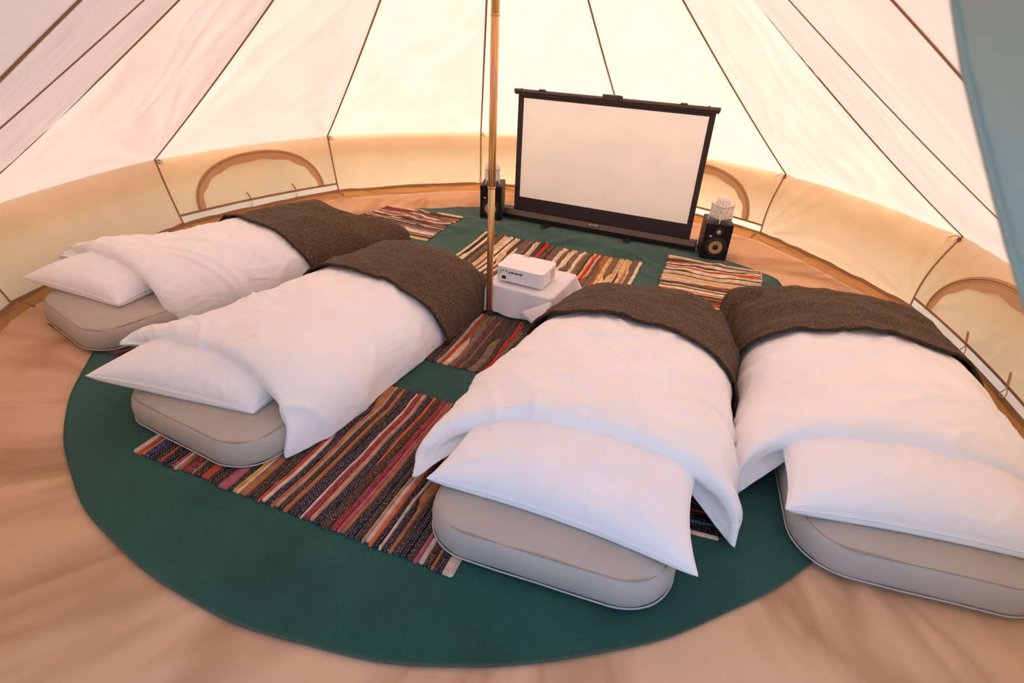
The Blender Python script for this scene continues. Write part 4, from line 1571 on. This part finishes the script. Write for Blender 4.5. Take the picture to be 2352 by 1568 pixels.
# housing: chamfered long case
prof = [(-0.045, 0.004), (-0.048, 0.040), (-0.044, 0.046), (-0.004, 0.076), (0.034, 0.076), (0.044, 0.060), (0.046, 0.004)]
V, F = [], []
np_ = len(prof)
for x in (X0, X1):
    for (y, z) in prof:
        V.append((x, y, z))
for i in range(np_):
    j = (i + 1) % np_
    F.append((i, i + np_, j + np_, j))
F.append(tuple(range(np_)))
F.append(tuple(2 * np_ - 1 - i for i in range(np_)))
bmh = mesh('housing', V, F, None, scr, smooth=False, mats=[M_BLACK, M_ALU], fm=[0, 1, 1, 0, 0, 0, 0, 0, 0])
for x in (X0 - 0.006, X1 + 0.006):
    bm = bmesh.new()
    vs = [bm.verts.new((x + (0.007 if k else -0.007), y * 1.05, z * 1.04)) for k in (0, 1) for (y, z) in prof]
    for i in range(np_):
        j = (i + 1) % np_
        bm.faces.new((vs[i], vs[i + np_], vs[j + np_], vs[j]))
    bm.faces.new([vs[i] for i in range(np_)])
    bm.faces.new([vs[2 * np_ - 1 - i] for i in range(np_)])
    bm_obj('end_cap', bm, M_BLACK, scr)
FX0, FX1, FZ0, FZ1 = 0.035, 1.64, 0.055, 1.065
yF = 0.024
def sheet(nm, x0, x1, z0, z1, y, mat, th=0.002):
    return box(nm, (x1 - x0, th, z1 - z0), ((x0 + x1) / 2, y, (z0 + z1) / 2), mat, scr)
wx0, wx1, wz0, wz1 = FX0 + 0.05, FX1 - 0.045, 0.195, 1.028
V = [(x, y, z) for y in (yF - 0.001, yF + 0.001) for (x, z) in ((FX0, FZ0), (FX1, FZ0), (FX1, FZ1), (FX0, FZ1), (wx0, wz0), (wx1, wz0), (wx1, wz1), (wx0, wz1))]
F = []
for q in range(4):
    r_ = (q + 1) % 4
    F += [(q, r_, 4 + r_, 4 + q), (8 + r_, 8 + q, 12 + q, 12 + r_), (q, 8 + q, 8 + r_, r_), (4 + q, 4 + r_, 12 + r_, 12 + q)]
mesh('black_border', V, F, M_BORD, scr, smooth=False)
mesh('white_surface', [(x, yF, z) for (x, z) in ((wx0 - 0.001, wz0 - 0.001), (wx1 + 0.001, wz0 - 0.001), (wx1 + 0.001, wz1 + 0.001), (wx0 - 0.001, wz1 + 0.001))], [(0, 1, 2, 3)], M_SCRN, scr, smooth=False)
# top bar, handle, clips
V, F = tube([(0.0, yF, 1.080), (1.665, yF, 1.080)], 0.017, 12)
mesh('top_bar', V, F, M_ALU, scr, smooth=True)
sheet('bar_lip', 0.005, 1.66, 1.054, 1.066, yF - 0.006, M_BORD, 0.012)
box('handle', (0.150, 0.036, 0.034), (0.835, yF - 0.002, 1.098), M_ALU, scr, 0.006, 2)
box('handle_latch', (0.012, 0.030, 0.022), (0.915, yF, 1.100), M_BLACK, scr, 0.003, 2)
for x in (0.245, 1.395):
    for d in (-0.018, 0, 0.018):
        V, F = tube([(x + d, yF - 0.012, 1.098), (x + d, yF + 0.012, 1.098)], 0.009, 10)
        mesh('bar_clip', V, F, M_ALU, scr)
for x in (0.06, 1.58):
    V, F = tube([(x, yF, 1.094), (x, yF, 1.102)], 0.006, 8)
    mesh('bar_stud', V, F, M_ALU, scr)
# logo plate on the sloping face
sl_ = math.atan2(0.030, 0.040)
rotp = Matrix.Rotation(sl_, 3, 'X')
box('logo_plate', (0.118, 0.040, 0.006), (0.815, -0.024, 0.0625), M_ALU, scr, 0.0015, 1, rotp)
V = [Vector((-0.034, -0.008, 0)), Vector((-0.016, -0.008, 0)), Vector((-0.024, 0.010, 0))]
mesh('emblem', [rotp @ p + Vector((0.815, -0.0262, 0.0659)) for p in V], [(0, 1, 2)], M_BADGE, scr, smooth=False)
for i in range(8):
    box('print', (0.0056, 0.008, 0.0006), (0.815 - 0.008 + i * 0.0078, -0.0245, 0.0662), M_PRINT, scr, 0, 1, rotp)
for x in (0.40, 1.145):
    bm = bmesh.new()
    box_bm(bm, 0.052, 0.28, 0.014, (x, -0.022, 0.008), 0.006, 2)
    ft = bm_obj('foot', bm, M_BLACK, scr)
    V, F = lathe([(0.0, 0.014), (0.018, 0.013), (0.026, 0.008), (0.026, -0.003), (0.0, -0.003)], 20)
    mesh('foot_pad', [(a + x, b - 0.155, c + 0.004) for a, b, c in V], F, M_BLACK, ft)
for x in (FX0 + 0.02, FX1 - 0.02):
    V, F = tube([(x, 0.040, 0.05), (x, 0.042, 0.55), (x, 0.034, 1.075)], 0.009, 8)
    mesh('support_arm', V, F, M_ALU, scr)

# ------------------------------------------------------------------ speakers
def speaker(label, p0, yaw, z0, w=0.205, h=0.300, d=0.25, lean=0.0):
    """p0: front corner at the viewer's left"""
    root = empty('speaker', (p0[0], p0[1], z0), yaw)
    root.rotation_euler = (lean, 0, yaw)
    tag(root, label, 'speaker')
    box('cabinet', (w, d, h), (w / 2, d / 2 + 0.004, h / 2), M_CAB, root, 0.006, 2)
    box('baffle', (w - 0.004, 0.012, h - 0.004), (w / 2, 0.001, h / 2), M_BAFF, root, 0.005, 2)
    cx, cz = w / 2, h * 0.355
    yb_ = -0.005
    def put(nm, prof, cxx, czz, mat, par=root, ns=44):
        V, F = lathe(prof, ns, 'y')
        return mesh(nm, [(a + cxx, b + yb_, c + czz) for a, b, c in V], F, mat, par)
    wf = put('woofer', [(0.086, 0.0), (0.086, 0.004), (0.082, 0.006), (0.076, 0.005), (0.072, 0.003), (0.068, 0.007), (0.062, 0.008), (0.0525, 0.004)], cx, cz, M_BLACK)
    put('cone', [(0.0535, 0.0042), (0.040, 0.0026), (0.022, 0.0016)], cx, cz, M_CONE, wf)
    put('dust_cap', [(0.024, 0.0), (0.020, 0.004), (0.011, 0.0065), (0.0, 0.007)], cx, cz, M_BLACK, wf)
    tw = put('tweeter', [(0.036, 0.0), (0.036, 0.003), (0.030, 0.004), (0.020, 0.0016), (0.016, 0.0014)], cx, h * 0.785, M_BLACK)
    put('dome', [(0.0165, 0.001), (0.013, 0.005), (0.007, 0.0075), (0.0, 0.008)], cx, h * 0.785, M_TWEET, tw)
    box('badge', (0.021, 0.003, 0.013), (w * 0.235, yb_ - 0.001, h * 0.655), M_BADGE, root, 0.001, 1)
    box('bass_slot', (w * 0.72, 0.004, 0.014), (w / 2, yb_ - 0.0005, h * 0.06), M_BLACK, root, 0.002, 1)
    return root
spL = speaker('black studio speaker partly behind the tent pole, pale lantern on top', (-0.240, 1.800), math.radians(-4), 0.018, h=0.315, w=0.196)
spR = speaker('black studio speaker in clear view beside the end of the projection screen', (1.612, 1.150), math.radians(-9), 0.020, h=0.288, w=0.207)

# ------------------------------------------------------------------ pierced lanterns
def pierced(nu, nv, fn, hole=0.62, th=0.0):
    """sheet of nu x nv cells, each a ring round an octagonal hole; alternate cells leaf shaped"""
    V, F, ix = [], [], {}
    def vid(u, v):
        key = (round(u, 5), round(v, 5))
        if key not in ix:
            ix[key] = len(V)
            V.append(fn(u / nu, v / nv))
        return ix[key]
    for i in range(nu):
        for j in range(nv):
            out = [(0, 0), (0.5, 0), (1, 0), (1, 0.5), (1, 1), (0.5, 1), (0, 1), (0, 0.5)]
            k = hole * (0.5 if (i + j) % 2 else 0.38)
            inn = []
            for q in range(8):
                a = -3 * PI / 4 + q * PI / 4
                rr = k * (1.0 if q % 2 == (i + j) % 2 else 0.55)
                inn.append((0.5 + rr * math.cos(a), 0.5 + rr * math.sin(a)))
            o = [vid(i + a, j + b) for a, b in out]
            n_ = [vid(i + a, j + b) for a, b in inn]
            for q in range(8):
                F.append((o[q], o[(q + 1) % 8], n_[(q + 1) % 8], n_[q]))
    return V, F
def lantern(label, loc, yaw, s=0.118):
    root = empty('lantern', loc, yaw)
    tag(root, label, 'lantern')
    h0, h1 = 0.028, 0.128
    hs = s / 2
    for k in range(4):
        a = k * PI / 2
        ca, sa = math.cos(a), math.sin(a)
        def fn(u, v):
            x = (u - 0.5) * s
            y = -hs * (1 + 0.03 * math.sin(PI * v))
            z = h0 + (h1 - h0) * v
            return (x * ca - y * sa, x * sa + y * ca, z)
        V, F = pierced(5, 6, fn, 0.80)
        o = mesh('side_panel', V, F, M_LANT, root, smooth=False)
        m = o.modifiers.new('t', 'SOLIDIFY')
        m.thickness = 0.0018
    for sx in (-1, 1):
        for sy in (-1, 1):
            bm = bmesh.new()
            vs = box_bm(bm, 0.009, 0.009, h1, (sx * (hs - 0.002), sy * (hs - 0.002), h1 / 2), 0.0015, 1)
            for v in bm.verts:
                if v.co.z < 0.02:
                    v.co.x += sx * 0.004 - (v.co.x - sx * hs) * 0.3
                    v.co.y += sy * 0.004 - (v.co.y - sy * hs) * 0.3
            bm_obj('leg', bm, M_LANT, root)
    # scalloped rim
    for k in range(4):
        a = k * PI / 2
        ca, sa = math.cos(a), math.sin(a)
        bm = bmesh.new()
        for v in box_bm(bm, s + 0.016, 0.010, 0.010, (0, -hs - 0.002, h1 + 0.002), 0.003, 2):
            x, y = v.co.x, v.co.y
            v.co.x, v.co.y = x * ca - y * sa, x * sa + y * ca
        bm_obj('rim', bm, M_LANT, root)
    for sx in (-1, 1):
        for sy in (-1, 1):
            V, F = lathe([(0.005, h1), (0.004, h1 + 0.010), (0.0055, h1 + 0.014), (0.002, h1 + 0.022), (0.0, h1 + 0.024)], 10)
            mesh('corner_spike', [(a + sx * hs, b + sy * hs, c) for a, b, c in V], F, M_LANT, root)
    def dome(u, v):
        th = u * 2 * PI
        el = v * 1.35
        r = 0.060 * math.cos(el)
        return (r * math.cos(th), r * math.sin(th), h1 + 0.004 + 0.068 * math.sin(el))
    V, F = pierced(14, 6, dome, 0.55)
    o = mesh('dome', V, F, M_LANT, root, smooth=False)
    m = o.modifiers.new('t', 'SOLIDIFY')
    m.thickness = 0.0015
    V, F = lathe([(0.013, h1 + 0.068), (0.008, h1 + 0.072), (0.0, h1 + 0.074)], 14)
    mesh('finial', V, F, M_LANT, root)
    # roof plate under the dome
    box('top_plate', (s, s, 0.002), (0, 0, h1 + 0.001), M_LANT, root)
    return root
lantern('white pierced metal lantern on the speaker in clear view', (1.612 + 0.118, 1.150 + 0.075, 0.020 + 0.2885), math.radians(28))
lantern('white pierced metal lantern half hidden behind the tent pole', (-0.240 + 0.098, 1.800 + 0.115, 0.018 + 0.316), math.radians(10))
